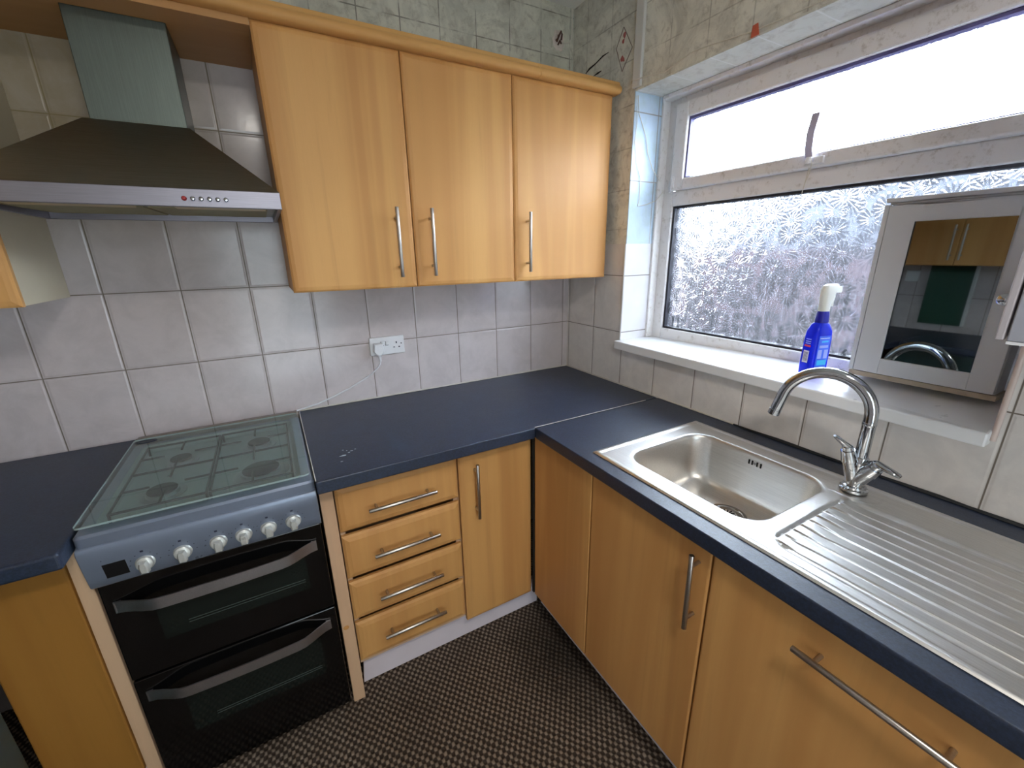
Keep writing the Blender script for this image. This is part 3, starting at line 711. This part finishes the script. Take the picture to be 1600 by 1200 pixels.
# ------------------------------------------------------------------ socket, plug, flex
t = thing('double_socket', 'white double wall socket on the tiles with one plug in it', 'socket', (-.966, -.005, 1.098))
bm = BM()
def plate(bm, x0, x1, z0, z1, y0, y1, r, ch=.002):
    a = rrect(x0, x1, z0, z1, r, 5); b = rrect(x0+ch, x1-ch, z0+ch, z1-ch, max(r-ch, .0005), 5)
    return loops(bm, [[(x, y0, z) for x, z in a], [(x, y1+ch, z) for x, z in a], [(x, y1, z) for x, z in b]])
plate(bm, -1.039, -.893, 1.100, 1.177, -.001, -.011, .005); fp = build('face_plate', bm, 'white_plastic', t, smooth=True)
for x in (-.985, -.966):
    bm = BM(); plate(bm, x-.0075, x+.0075, 1.142, 1.159, -.0112, -.0155, .001); build('rocker_switch', bm, 'white_plastic', t)
    bm = BM(); box(bm, x-.0085, x-.0077, 1.139, 1.155, -.0112, -.0118) if False else box(bm, x-.0088, x-.0078, -.0117, -.0112, 1.139, 1.158); box(bm, x-.0088, x+.004, -.0117, -.0112, 1.1395, 1.1410); build('switch_shadow_gap', bm, 'print_dark', fp)
for x, z, w, h in ((-.927, 1.149, .0045, .009), (-.938, 1.129, .007, .0045), (-.916, 1.129, .007, .0045), (-.906, 1.143, .005, .005)):
    bm = BM(); box(bm, x-w/2, x+w/2, -.0118, -.0112, z-h/2, z+h/2); build('pin_hole', bm, 'print_dark', fp)
t = thing('plug', 'white plug pushed into the left side of the double socket', 'plug', (-1.008, -.02, 1.10))
bm = BM()
pp = [(-1.026, 1.155), (-.990, 1.155), (-.986, 1.118), (-.996, 1.108), (-1.002, 1.100), (-1.010, 1.100), (-1.020, 1.108), (-1.030, 1.120)]
sc = lambda s: [(-1.008+(x+1.008)*s, 1.128+(z-1.128)*s) for x, z in pp]
loops(bm, [[(x, -.0125, z) for x, z in sc(.95)], [(x, -.016, z) for x, z in sc(1)], [(x, -.036, z) for x, z in sc(.97)], [(x, -.040, z) for x, z in sc(.85)]])
build('plug_body', bm, 'white_plastic', t, smooth=True)
bm = BM(); tube(bm, [(-1.006, -.026, 1.103), (-1.006, -.027, 1.090), (-1.005, -.027, 1.078)], [.006, .0055, .004], 10); build('cord_grip', bm, 'white_plastic', t, smooth=True)
bm = BM(); tube(bm, [(-1.005, -.027, 1.081), (-1.008, -.026, 1.066), (-1.02, -.022, 1.048), (-1.045, -.014, 1.025), (-1.09, -.007, .999), (-1.14, -.006, .975), (-1.20, -.006, .952), (-1.27, -.007, .930), (-1.325, -.012, .922), (-1.352, -.025, .922)], .0032, 8)
tag(build('power_cord', bm, 'white_plastic', smooth=True), 'thin white power cord sagging from the plug to the cooker corner', 'cord')

# ------------------------------------------------------------------ cooker
CK = thing('cooker', 'silver and black freestanding gas cooker with a glass lid', 'cooker', (-1.597, -.33, 0))
X0, X1 = -1.850, -1.3465
build('body', mkbox(X0+.004, X1-.004, -.585, -.03, .03, .872), 'cooker_black', CK)
for x in (X0+.04, X1-.04):
    for y in (-.55, -.07):
        bm = BM(); lathe(bm, (x, y, .0005), [(.016, 0), (.016, .02), (.01, .022), (.01, .03)], 12); build('foot', bm, 'black_plastic', CK)
# hob tray: rim and recessed well
bm = BM(); zt = .909
o_ = rrect(X0, X1, -.636, -.062, .014, 6); i1 = rrect(X0+.030, X1-.030, -.600, -.088, .03, 6); i2 = rrect(X0+.042, X1-.042, -.588, -.10, .03, 6)
loops(bm, [[(x, y, .872) for x, y in o_], [(x, y, zt-.006) for x, y in o_], [(x, y, zt) for x, y in rrect(X0+.005, X1-.005, -.631, -.067, .012, 6)], [(x, y, zt) for x, y in i1], [(x, y, zt-.022) for x, y in i2]], cap0=False)
for f in bm.faces:
    if max(v.co.z for v in f.verts) < zt-.02 and len(f.verts) > 4: f.material_index = 1
    elif min(v.co.z for v in f.verts) < zt-.02 and min(v.co.z for v in f.verts) > .88: f.material_index = 1
hob = build('hob_tray', bm, None, CK, smooth=True, mats=['cooker_silver', 'well'])
zw = zt-.022
for x, y, r in ((-1.70, -.245, .030), (-1.485, -.235, .034), (-1.715, -.455, .036), (-1.478, -.46, .050)):
    bm = BM(); lathe(bm, (x, y, zw+.0005), [(r*1.5, 0), (r*1.45, .002), (r*1.08, .003), (r*1.06, .012), (r*.9, .0125)], 28); b = build('burner', bm, 'burner', CK, smooth=True)
    bm = BM(); lathe(bm, (x, y, zw+.0132), [(r*.96, 0), (r*.98, .003), (r*.9, .0055), (0, .0065)], 28); build('burner_cap', bm, 'burner_cap', b, smooth=True)
for xa_, xb_ in ((X0+.05, -1.602), (-1.594, X1-.05)):
    bm = BM(); zg = .918
    for y in (-.135, -.345, -.565): tube(bm, [(xa_, y, zg-.004), (xb_, y, zg-.004)], .0035, 8)
    for x in (xa_, xb_): tube(bm, [(x, -.135, zg-.004), (x, -.565, zg-.004)], .0035, 8)
    xm = (xa_+xb_)/2
    for y0_, y1_ in ((-.135, -.205), (-.28, -.41), (-.50, -.565)): tube(bm, [(xm, y0_, zg-.002), (xm, y1_, zg-.002)], .0032, 8)
    for yy in (-.24, -.455):
        tube(bm, [(xa_, yy, zg-.002), (xa_+.06, yy, zg-.002)], .0032, 8); tube(bm, [(xb_, yy, zg-.002), (xb_-.06, yy, zg-.002)], .0032, 8)
    for x in (xa_, xb_):
        for y in (-.135, -.565): tube(bm, [(x, y, zg-.005), (x, y, zw)], .0032, 8)
    build('pan_support', bm, 'burner_cap', CK, smooth=True)
# glass lid lying closed
LZ = .927
bm = BM(); lo = rrect(X0+.007, X1-.009, -.634, -.078, .012, 6)
loops(bm, [[(x, y, LZ) for x, y in lo], [(x, y, LZ+.005) for x, y in lo]])
for f in bm.faces: f.material_index = 1 if len(f.verts) == 4 else 0
lid = build('glass_lid', bm, None, CK, mats=['lid_glass', 'lid_edge'])
tag(lid, 'greenish glass lid')
bm = BM()
for rx_, ry_ in ((.029, .015), (.024, .0115)):
    tube(bm, [(-1.806+rx_*math.cos(a*PI/16), -.112+ry_*math.sin(a*PI/16), LZ+.0055) for a in range(33)], .0009, 5, cap=False)
for k in range(7): tube(bm, [(-1.822+k*.0053, -.118, LZ+.0055), (-1.820+k*.0053, -.106, LZ+.0055)], .001, 4)
build('maker_oval', bm, 'print_dark', lid)
bm = BM(); tube(bm, [(X0+.01, -.070, .925), (X1-.01, -.070, .925)], .008, 12)
for x in (X0+.05, X1-.05): box(bm, x-.015, x+.015, -.075, -.045, .905, .925)
build('lid_hinge', bm, plain('brown-grey hinge rail', (130, 118, 110), .4, .4), CK, smooth=True)
build('rear_trim', mkbox(X0, X1, -.058, -.004, .88, .917), plain('rear rail', (136, 128, 122), .4, .3), CK, bevel=.002)
# control panel: gently curved front
bm = BM(); prof = [(-.586, .880), (-.628, .882), (-.640, .878), (-.644, .868), (-.640, .83), (-.634, .79), (-.630, .768), (-.624, .762), (-.586, .762)]
loops(bm, [[(x, y, z) for y, z in prof] for x in (X0, X0+.003, X1-.003, X1)])
cp = build('control_panel', bm, 'cooker_silver', CK, smooth=True, bevel=.002)
def panel_y(z): return -.630-(z-.768)*(.012/.08)
nrm = Vector((0, -1, .14)).normalized()
kr = Vector((0, 0, 1)).rotation_difference(nrm).to_matrix()
KX = (-1.739, -1.665, -1.590, -1.5335, -1.4755, -1.415)
for x in KX:
    c = Vector((x, panel_y(.803)-.0005, .803))
    bm = BM(); lathe(bm, c, [(.0195, 0), (.0195, .004), (.0175, .006), (.017, .010), (.0165, .0135), (.0135, .0155), (0, .016)], 24, rot=kr)
    k = build('knob', bm, 'knob', cp, smooth=True)
    bm = BM()
    pr_ = [(-.0085, -.021), (.0085, -.021), (.0105, -.002), (.007, .010), (-.007, .010), (-.0105, -.002)]
    def KP(u, v, h): return c+Vector((u, 0, 0))+kr@Vector((0, 0, h))+Vector((0, 0, v))
    loops(bm, [[KP(u, v, .013) for u, v in pr_], [KP(u*.85, v*.95, .026) for u, v in pr_], [KP(u*.55, v*.8, .029) for u, v in pr_]])
    build('knob_grip', bm, 'knob', k, smooth=True)
    bm = BM(); cz = .803+.034
    box(bm, x-.003, x+.003, panel_y(cz)-.0012, panel_y(cz)-.0002, cz-.0022, cz+.0022)
    for a in (-60, -30, 30, 60, 90, -90):
        u = .029*math.sin(math.radians(a)); v = .029*math.cos(math.radians(a))
        box(bm, x+u-.0012, x+u+.0012, panel_y(.803+v)-.0012, panel_y(.803+v)-.0002, .803+v-.0008, .803+v+.0008)
    build('knob_marks', bm, 'print_dark', cp)
bm = BM(); hexa(bm, [(-1.817, panel_y(.783)-.001, .783), (-1.770, panel_y(.783)-.001, .783), (-1.770, -.60, .783), (-1.817, -.60, .783)], [(-1.817, panel_y(.829)-.001, .829), (-1.770, panel_y(.829)-.001, .829), (-1.770, -.60, .829), (-1.817, -.60, .829)])
tag(build('timer_display', bm, 'black_plastic', cp, bevel=.003), 'black timer window')
def oven_door(z0, z1, hz, wz0, wz1):
    d = build('oven_door', mkbox(X0+.003, X1-.003, -.610, -.586, z0, z1), 'cooker_black', CK, bevel=.003)
    w = build('door_window', mkbox(-1.757, -1.405, -.6112, -.609, wz0, wz1), 'oven_glass', d)
    bm = BM()
    for zz in (wz0+.028, wz0+.036): box(bm, -1.70, -1.415, -.6120, -.6115, zz, zz+.0014)
    build('rack_lines', bm, plain('dim oven rack', (78, 88, 84), .4), w)
    bm = BM(); n = 24; ls = []
    for i in range(n+1):
        s = i/n; x = X0+.022+s*(X1-X0-.044); e = min(1, min(s, 1-s)/.20); e = e*e*(3-2*e); y = -.616-.032*e-.008*math.sin(PI*s)
        ls.append([(x, y, hz-.016), (x, y, hz+.016), (x, y+.004, hz+.016), (x, y+.004, hz-.016)])
    loops(bm, ls)
    for x in (X0+.03, X1-.03): box(bm, x-.006, x+.006, -.617, -.609, hz-.014, hz+.014)
    build('door_handle', bm, steel_mat('satin door handle', (206, 204, 208), .3, (1, 1, 1)), d, smooth=True)
oven_door(.452, .755, .688, .545, .665)
oven_door(.036, .446, .390, .205, .350)

# ------------------------------------------------------------------ sink
SKX0, SKX1, SKY0, SKY1 = -.574, -.090, -1.908, -.908; ZS = .9105
SEAM = -1.405
SK = thing('sink', 'stainless steel sink with one bowl and a ribbed drainer', 'sink', (-.33, -1.4, .75))
def sstep(a, b, t):
    t = max(0, min(1, (t-a)/(b-a))); return t*t*(3-2*t)
def edge_h(x, y):
    d = min(x-SKX0, SKX1-x, SKY1-y, y-SKY0)
    return .0012+.0036*sstep(0, .006, d)-.0030*sstep(.014, .021, d)
def sd_rr(x, y, cx, cy, hx, hy, r):
    qx, qy = abs(x-cx)-hx+r, abs(y-cy)-hy+r
    return math.hypot(max(qx, 0), max(qy, 0))+min(max(qx, qy), 0)-r
def deck(x, y):
    h = edge_h(x, y)
    # drainer recess
    d = -sd_rr(x, y, -.365, -1.655, .165, .232, .05)
    if d > 0 and y < SEAM:
        rec = sstep(0, .008, d)
        h -= .0042*rec
        u = (x+.512)/.0335
        if -0.2 < u < 9.2:
            fr_ = abs(u-round(u))
            # ramped fan between the flutes near the bowl, then fine ribs
            yy = -y-1.435
            ys = .055+.020*math.sin(min(max(u, 0), 9)/9*PI)
            if yy > 0:
                if yy < ys+.02: h += (.0040*(1-sstep(.0, ys, yy)))*sstep(.08, .16, fr_)*rec
                h += .0019*(1-sstep(.02, .085, fr_))*sstep(0, .02, yy)*rec
    # tap ledge outline
    dt = sd_rr(x, y, -.150, -1.435, .04, .05, .03)
    h += .0014*(1-sstep(.0, .005, abs(dt-.004)))
    return h
bm = BM(); nx, ny = 194, 250
hx0, hx1 = 17, 176; hy0, hy1 = 10, 123           # grid cells left open for the bowl (y counted from the bowl end)
GX = lambda i: SKX0+(SKX1-SKX0)*i/nx
GY = lambda j: SKY1+(SKY0-SKY1)*j/ny
G = {}
for i in range(nx+1):
    for j in range(ny+1):
        if hx0 < i < hx1 and hy0 < j < hy1: continue
        G[i, j] = bm.verts.new((GX(i), GY(j), ZS+deck(GX(i), GY(j))))
for i in range(nx):
    for j in range(ny):
        if hx0 <= i < hx1 and hy0 <= j < hy1: continue
        bm.faces.new((G[i, j], G[i, j+1], G[i+1, j+1], G[i+1, j]))
ringk = [(i, hy0) for i in range(hx0, hx1)]+[(hx1, j) for j in range(hy0, hy1)]+[(i, hy1) for i in range(hx1, hx0, -1)]+[(hx0, j) for j in range(hy1, hy0, -1)]
BX0, BX1, BY0, BY1 = -.505, -.163, -1.385, -.975
bcx, bcy, bhx, bhy = (BX0+BX1)/2, (BY0+BY1)/2, (BX1-BX0)/2, (BY1-BY0)/2
def radial(px, py, ins, r):
    """point of the inset rounded rectangle on the ray from the bowl centre"""
    dx, dy = px-bcx, py-bcy; lo, hi = 0., 3.
    for _ in range(26):
        m = (lo+hi)/2
        if sd_rr(bcx+dx*m, bcy+dy*m, bcx, bcy, bhx-ins, bhy-ins, r) > 0: hi = m
        else: lo = m
    return bcx+dx*lo, bcy+dy*lo
cur = [G[k] for k in ringk]; P0 = [(v.co.x, v.co.y) for v in cur]; nR = len(cur)
for ix, dz in ((-.010, .0018), (-.006, .0017), (-.003, .0010), (0, -.001), (.002, -.005), (.004, -.014), (.009, -.06), (.014, -.105), (.018, -.128), (.023, -.140), (.030, -.149), (.042, -.155), (.07, -.158), (.11, -.1595)):
    r = max(.068-ix*.35, .03)
    nxt = []
    for q in P0:
        x, y = radial(q[0], q[1], ix, r); nxt.append(bm.verts.new((x, y, ZS+dz)))
    for k in range(nR): bm.faces.new((cur[k], cur[(k+1) % nR], nxt[(k+1) % nR], nxt[k]))
    cur = nxt
bm.faces.new(cur)
bowl = build('basin', bm, 'sink', SK, smooth=True)
for p in bowl.data.polygons: p.use_smooth = True
DC = (-.290, -1.192)
bm = BM(); lathe(bm, (DC[0], DC[1], ZS-.159), [(.056, .0004), (.054, .0022), (.046, .0022), (.043, -.002), (.040, -.006), (0, -.006)], 32); wst = build('drain', bm, 'chrome', SK, smooth=True)
bm = BM(); lathe(bm, (DC[0], DC[1], ZS-.162), [(.030, 0), (.030, .004), (.024, .0052), (0, .0055)], 28); build('strainer', bm, 'sink', wst, smooth=True)
bm = BM()
for k in range(14):
    a = k*2*PI/14; tube(bm, [(DC[0]+.013*math.cos(a), DC[1]+.013*math.sin(a), ZS-.1560), (DC[0]+.024*math.cos(a), DC[1]+.024*math.sin(a), ZS-.1563)], .0019, 6)
build('strainer_slots', bm, 'black_gap', wst)
bm = BM()
for k, y in enumerate((-1.166, -1.176, -1.191, -1.202)): box(bm, -.1705, -.1655, y-.0022, y+.0022, ZS-.034, ZS-.020)
ofl = build('overflow_slots', bm, 'black_gap', SK)
bm = BM(); lathe(bm, (-.1705, -1.1835, ZS-.027), [(.004, 0), (.004, .0015), (.002, .002)], 12, 'x'); build('overflow_screw', bm, 'chrome', ofl, smooth=True)

# ------------------------------------------------------------------ tap
TX, TY, TZ = -.150, -1.425, ZS+.0045
TP = thing('kitchen_tap', 'chrome swan-neck mixer tap with two lever handles behind the sink', 'tap', (TX, TY, TZ))
bm = BM(); lathe(bm, (TX, TY, TZ), [(.030, 0), (.030, .006), (.026, .009), (.025, .014), (.021, .016), (.021, .045), (.018, .075), (.0175, .090), (.015, .094)], 32)
body = build('tap_body', bm, 'chrome', TP, smooth=True)
sd = Vector((-.29, .957, 0))
top = TZ+.197
pts = [(TX, TY, TZ+.085), (TX, TY, TZ+.12), (TX, TY, TZ+.16), (TX, TY, top-.01)]
R = .095
for k in range(0, 23):
    a = math.radians(170)*k/22; pts.append((TX+sd.x*(R-R*math.cos(a)), TY+sd.y*(R-R*math.cos(a)), top+R*math.sin(a)))
last = Vector(pts[-1]); prev_ = Vector(pts[-2]); pts.append(tuple(last+(last-prev_).normalized()*.056))
bm = BM(); tube(bm, pts, .0142, 20)
sp = build('spout', bm, 'chrome', TP, smooth=True)
e1 = Vector(pts[-1]); ed = (e1-last).normalized()
bm = BM(); tube(bm, [e1-ed*.012, e1-ed*.0115, e1+ed*.003], [.0143, .0149, .0149], 20); build('nozzle', bm, 'chrome', sp, smooth=True)
bm = BM(); tube(bm, [(TX, TY, TZ+.176), (TX, TY, TZ+.178), (TX, TY, TZ+.184), (TX, TY, TZ+.186)], [.0142, .0149, .0149, .0142], 20); build('collar', bm, 'chrome', sp, smooth=True)
def valve(dirv, L, r, lever_dir, lever_len, start):
    s = Vector(start); d = Vector(dirv).normalized(); e = s+d*L
    bm = BM(); tube(bm, [s, s+d*L*.62, s+d*(L*.64), s+d*(L*.67), e], [r, r*.97, r*1.08, r*1.08, r*.92], 20)
    v = build('valve', bm, 'chrome', TP, smooth=True)
    bm = BM(); ld = Vector(lever_dir).normalized(); w = ld.cross(Vector((0, 0, 1))).normalized()
    tube(bm, [e-d*.002, e+d*.010, e+d*.014], [r*.75, r*.7, r*.4], 16)
    up = w.cross(ld).normalized(); ls = []
    st_ = e+d*.011-ld*.006
    for s_, wd, th in ((0, .0095, .0085), (.3, .011, .0075), (.7, .012, .006), (.93, .0105, .005), (1, .006, .003)):
        p = st_+ld*lever_len*s_; ls.append([p+w*wd*math.cos(a*PI/6)+up*th*math.sin(a*PI/6) for a in range(12)])
    loops(bm, ls); build('lever', bm, 'chrome', v, smooth=True)
valve((-.24, .20, .95), .085, .0165, (-.45, .45, .50), .046, (TX-.004, TY+.004, TZ+.028))
valve((-.16, -.52, .84), .062, .0195, (-.02, -.85, -.22), .052, (TX, TY-.003, TZ+.030))

# ------------------------------------------------------------------ spray bottle
SB = thing('spray_bottle', 'blue cleaning spray bottle with a white trigger head on the window sill', 'spray bottle', (.085, -1.172, 1.126))
n1 = Vector((-.28, -.96, 0)).normalized(); na = Vector((.96, -.28, 0)).normalized()   # na: wide axis (nozzle way), n1: label side
bc = Vector((.085, -1.172, 1.127))
def BP(u, v, z): return bc+na*u+n1*v+Vector((0, 0, z))
def bring(hw, hd, z, r=None, n=6, du=0): return [BP(u+du, v, z) for u, v in rrect(-hw, hw, -hd, hd, r or hd*.55, n)]
bm = BM()
loops(bm, [bring(.030, .020, 0), bring(.034, .0235, .004), bring(.035, .024, .03), bring(.034, .023, .115), bring(.031, .022, .138), bring(.022, .017, .158), bring(.0165, .014, .163)])
bb = build('bottle', bm, 'blue_bottle', SB, smooth=True)
bm = BM(); loops(bm, [bring(.0165, .0145, .162, .0125), bring(.0175, .0155, .166, .0125), bring(.0165, .0145, .190, .0125), bring(.015, .0135, .198, .0125)]); build('neck', bm, plain('deep blue cap', (22, 24, 150), .35), SB, smooth=True)
bm = BM()
loops(bm, [bring(.0150, .0125, .197, .011), bring(.0155, .0125, .215, .011), bring(.0185, .0125, .235, .011, du=.002), bring(.0225, .0125, .250, .0115, du=.004), bring(.026, .012, .262, .011, du=.006), bring(.025, .0095, .273, .009, du=.010), bring(.017, .005, .278, .0045, du=.014)])
nz = build('spray_head', bm, 'nozzle', SB, smooth=True)
bm = BM(); loops(bm, [[BP(u, v, z) for v, z in ((-.006, .252), (.006, .252), (.007, .262), (.005, .270), (-.005, .270), (-.007, .262))] for u in (.022, .046, .047)]); build('nozzle_tip', bm, 'nozzle', nz, smooth=True)
bm = BM(); tube(bm, [BP(.022, 0, .252), BP(.027, 0, .240), BP(.025, 0, .225), BP(.028, 0, .212)], [.005, .005, .0045, .003], 8); build('trigger', bm, 'nozzle', nz, smooth=True)
# labels: wide face and narrow face
def lab(name, side, a0, a1, z0, z1, mat, lift=.0006, par=None):
    bm = BM()
    if side == 'front': P = lambda a, z, h: BP(a, .0241+h-max(0, z-.03)*.012, z)
    else: P = lambda a, z, h: BP(-.0352-h+max(0, z-.03)*.012, a, z)
    ls = [[P(a, z, h) for a, z in ((a0, z0), (a1, z0), (a1, z1), (a0, z1))] for h in (0.0, lift)]
    loops(bm, ls); return build(name, bm, mat, par or bb)
f1 = lab('front_label', 'front', -.021, .021, .010, .125, 'blue_label')
lab('print_line', 'front', -.018, .017, .117, .119, 'label_white', .0010, f1)
lab('print_line', 'front', -.010, .014, .105, .110, 'cyan', .0010, f1)
lab('print_line', 'front', -.016, .016, .088, .096, 'print_lilac', .0010, f1)
lab('print_line', 'front', -.018, -.004, .055, .082, 'print_lilac', .0010, f1)
lab('print_line', 'front', .004, .018, .055, .082, 'print_lilac', .0010, f1)
lab('print_line', 'front', -.016, .018, .034, .050, 'cyan', .0010, f1)
lab('print_line', 'front', -.018, .018, .014, .028, 'print_lilac', .0010, f1)
for z in (.112, .105, .099): lab('print_line', 'side', -.008, .009, z, z+.003, 'print_lilac')
lab('print_line', 'side', -.010, .010, .090, .0955, 'label_red')
bc_ = lab('barcode', 'side', -.009, .009, .040, .078, 'label_white')
for k in range(8): lab('barcode_bar', 'side', -.007, .007, .046+k*.0036, .0475+k*.0036, 'print_dark', .0010, bc_)

# ------------------------------------------------------------------ mirror cabinet on the sill
MC = thing('mirror_cabinet', 'small white mirror-fronted cabinet standing on the window sill', 'cabinet', (.14, -1.41, 1.145))
MX = .10; MY0, MY1, MZ0, MZ1 = -1.560, -1.272, 1.163, 1.614
bm = BM(); zb = 1.150
box(bm, MX+.018, .186, MY0, MY0+.012, MZ0-.003, MZ1); box(bm, MX+.018, .186, MY1-.012, MY1, MZ0-.003, MZ1)
box(bm, MX+.018, .186, MY0+.012, MY1-.012, MZ0-.003, MZ0+.009); box(bm, MX+.018, .186, MY0+.012, MY1-.012, MZ1-.012, MZ1); box(bm, .180, .186, MY0+.012, MY1-.012, MZ0+.009, MZ1-.012)
build('carcass', bm, 'mirror_white', MC)
bm = BM(); box(bm, MX+.006, .186, MY0-.004, MY1+.013, MZ1+.006, MZ1+.017); box(bm, MX+.014, .186, MY0, MY1+.006, MZ1, MZ1+.006)
build('top_board', bm, 'mirror_white', MC, bevel=.002)
build('base_strip', mkbox(MX+.004, .186, MY0-.006, MY1+.010, 1.147, MZ0-.003), 'stained_beige', MC)
build('side_frame', mkbox(MX+.002, MX+.018, MY1+.0015, MY1+.012, MZ0, MZ1), 'mirror_white', MC)
dr = BM(); ma, mb, mz0, mz1 = -1.512, -1.330, 1.206, 1.569
box(dr, MX, MX+.016, MY0, ma, MZ0, MZ1-.004); box(dr, MX, MX+.016, mb, MY1, MZ0, MZ1-.004); box(dr, MX, MX+.016, ma, mb, MZ0, mz0); box(dr, MX, MX+.016, ma, mb, mz1, MZ1-.004)
bmesh.ops.remove_doubles(dr, verts=dr.verts, dist=.00001)
dd = build('door', dr, 'mirror_white', MC, bevel=.0015)
build('mirror', mkbox(MX+.005, MX+.009, ma-.002, mb+.002, mz0-.002, mz1+.002), 'mirror', dd)
bm = BM(); lathe(bm, (MX, -1.5335, 1.388), [(.006, 0), (.005, .008), (.009, .012), (.0135, .016), (.0135, .020), (.009, .024), (0, .025)], 24, 'x'); build('knob', bm, 'chrome', dd, smooth=True)

# ------------------------------------------------------------------ unseen fill lamp added behind the camera and the yard outside
t = thing('fill_lamp', 'unseen round ceiling lamp added for fill light behind the viewpoint', 'lamp', (-1.15, -2.3, 2.46))
bm = BM(); lathe(bm, (-1.15, -2.3, 2.46), [(0, 0), (.12, .004), (.17, .02), (.18, .04)], 32); build('diffuser', bm, 'lamp', t, smooth=True)
bm = BM(); lathe(bm, (-1.15, -2.3, 2.5), [(.18, 0.001), (.185, .01), (.185, .034)], 32); build('lamp_base', bm, 'white_plastic', t, smooth=True)
ld_ = bpy.data.lights.new('fill_light', 'AREA'); ld_.shape = 'DISK'; ld_.size = .34; ld_.energy = 15; ld_.color = (1, .95, .88)
lo_ = bpy.data.objects.new('fill_light', ld_); C.objects.link(lo_); lo_.parent = t; lo_.location = (0, 0, -.004)

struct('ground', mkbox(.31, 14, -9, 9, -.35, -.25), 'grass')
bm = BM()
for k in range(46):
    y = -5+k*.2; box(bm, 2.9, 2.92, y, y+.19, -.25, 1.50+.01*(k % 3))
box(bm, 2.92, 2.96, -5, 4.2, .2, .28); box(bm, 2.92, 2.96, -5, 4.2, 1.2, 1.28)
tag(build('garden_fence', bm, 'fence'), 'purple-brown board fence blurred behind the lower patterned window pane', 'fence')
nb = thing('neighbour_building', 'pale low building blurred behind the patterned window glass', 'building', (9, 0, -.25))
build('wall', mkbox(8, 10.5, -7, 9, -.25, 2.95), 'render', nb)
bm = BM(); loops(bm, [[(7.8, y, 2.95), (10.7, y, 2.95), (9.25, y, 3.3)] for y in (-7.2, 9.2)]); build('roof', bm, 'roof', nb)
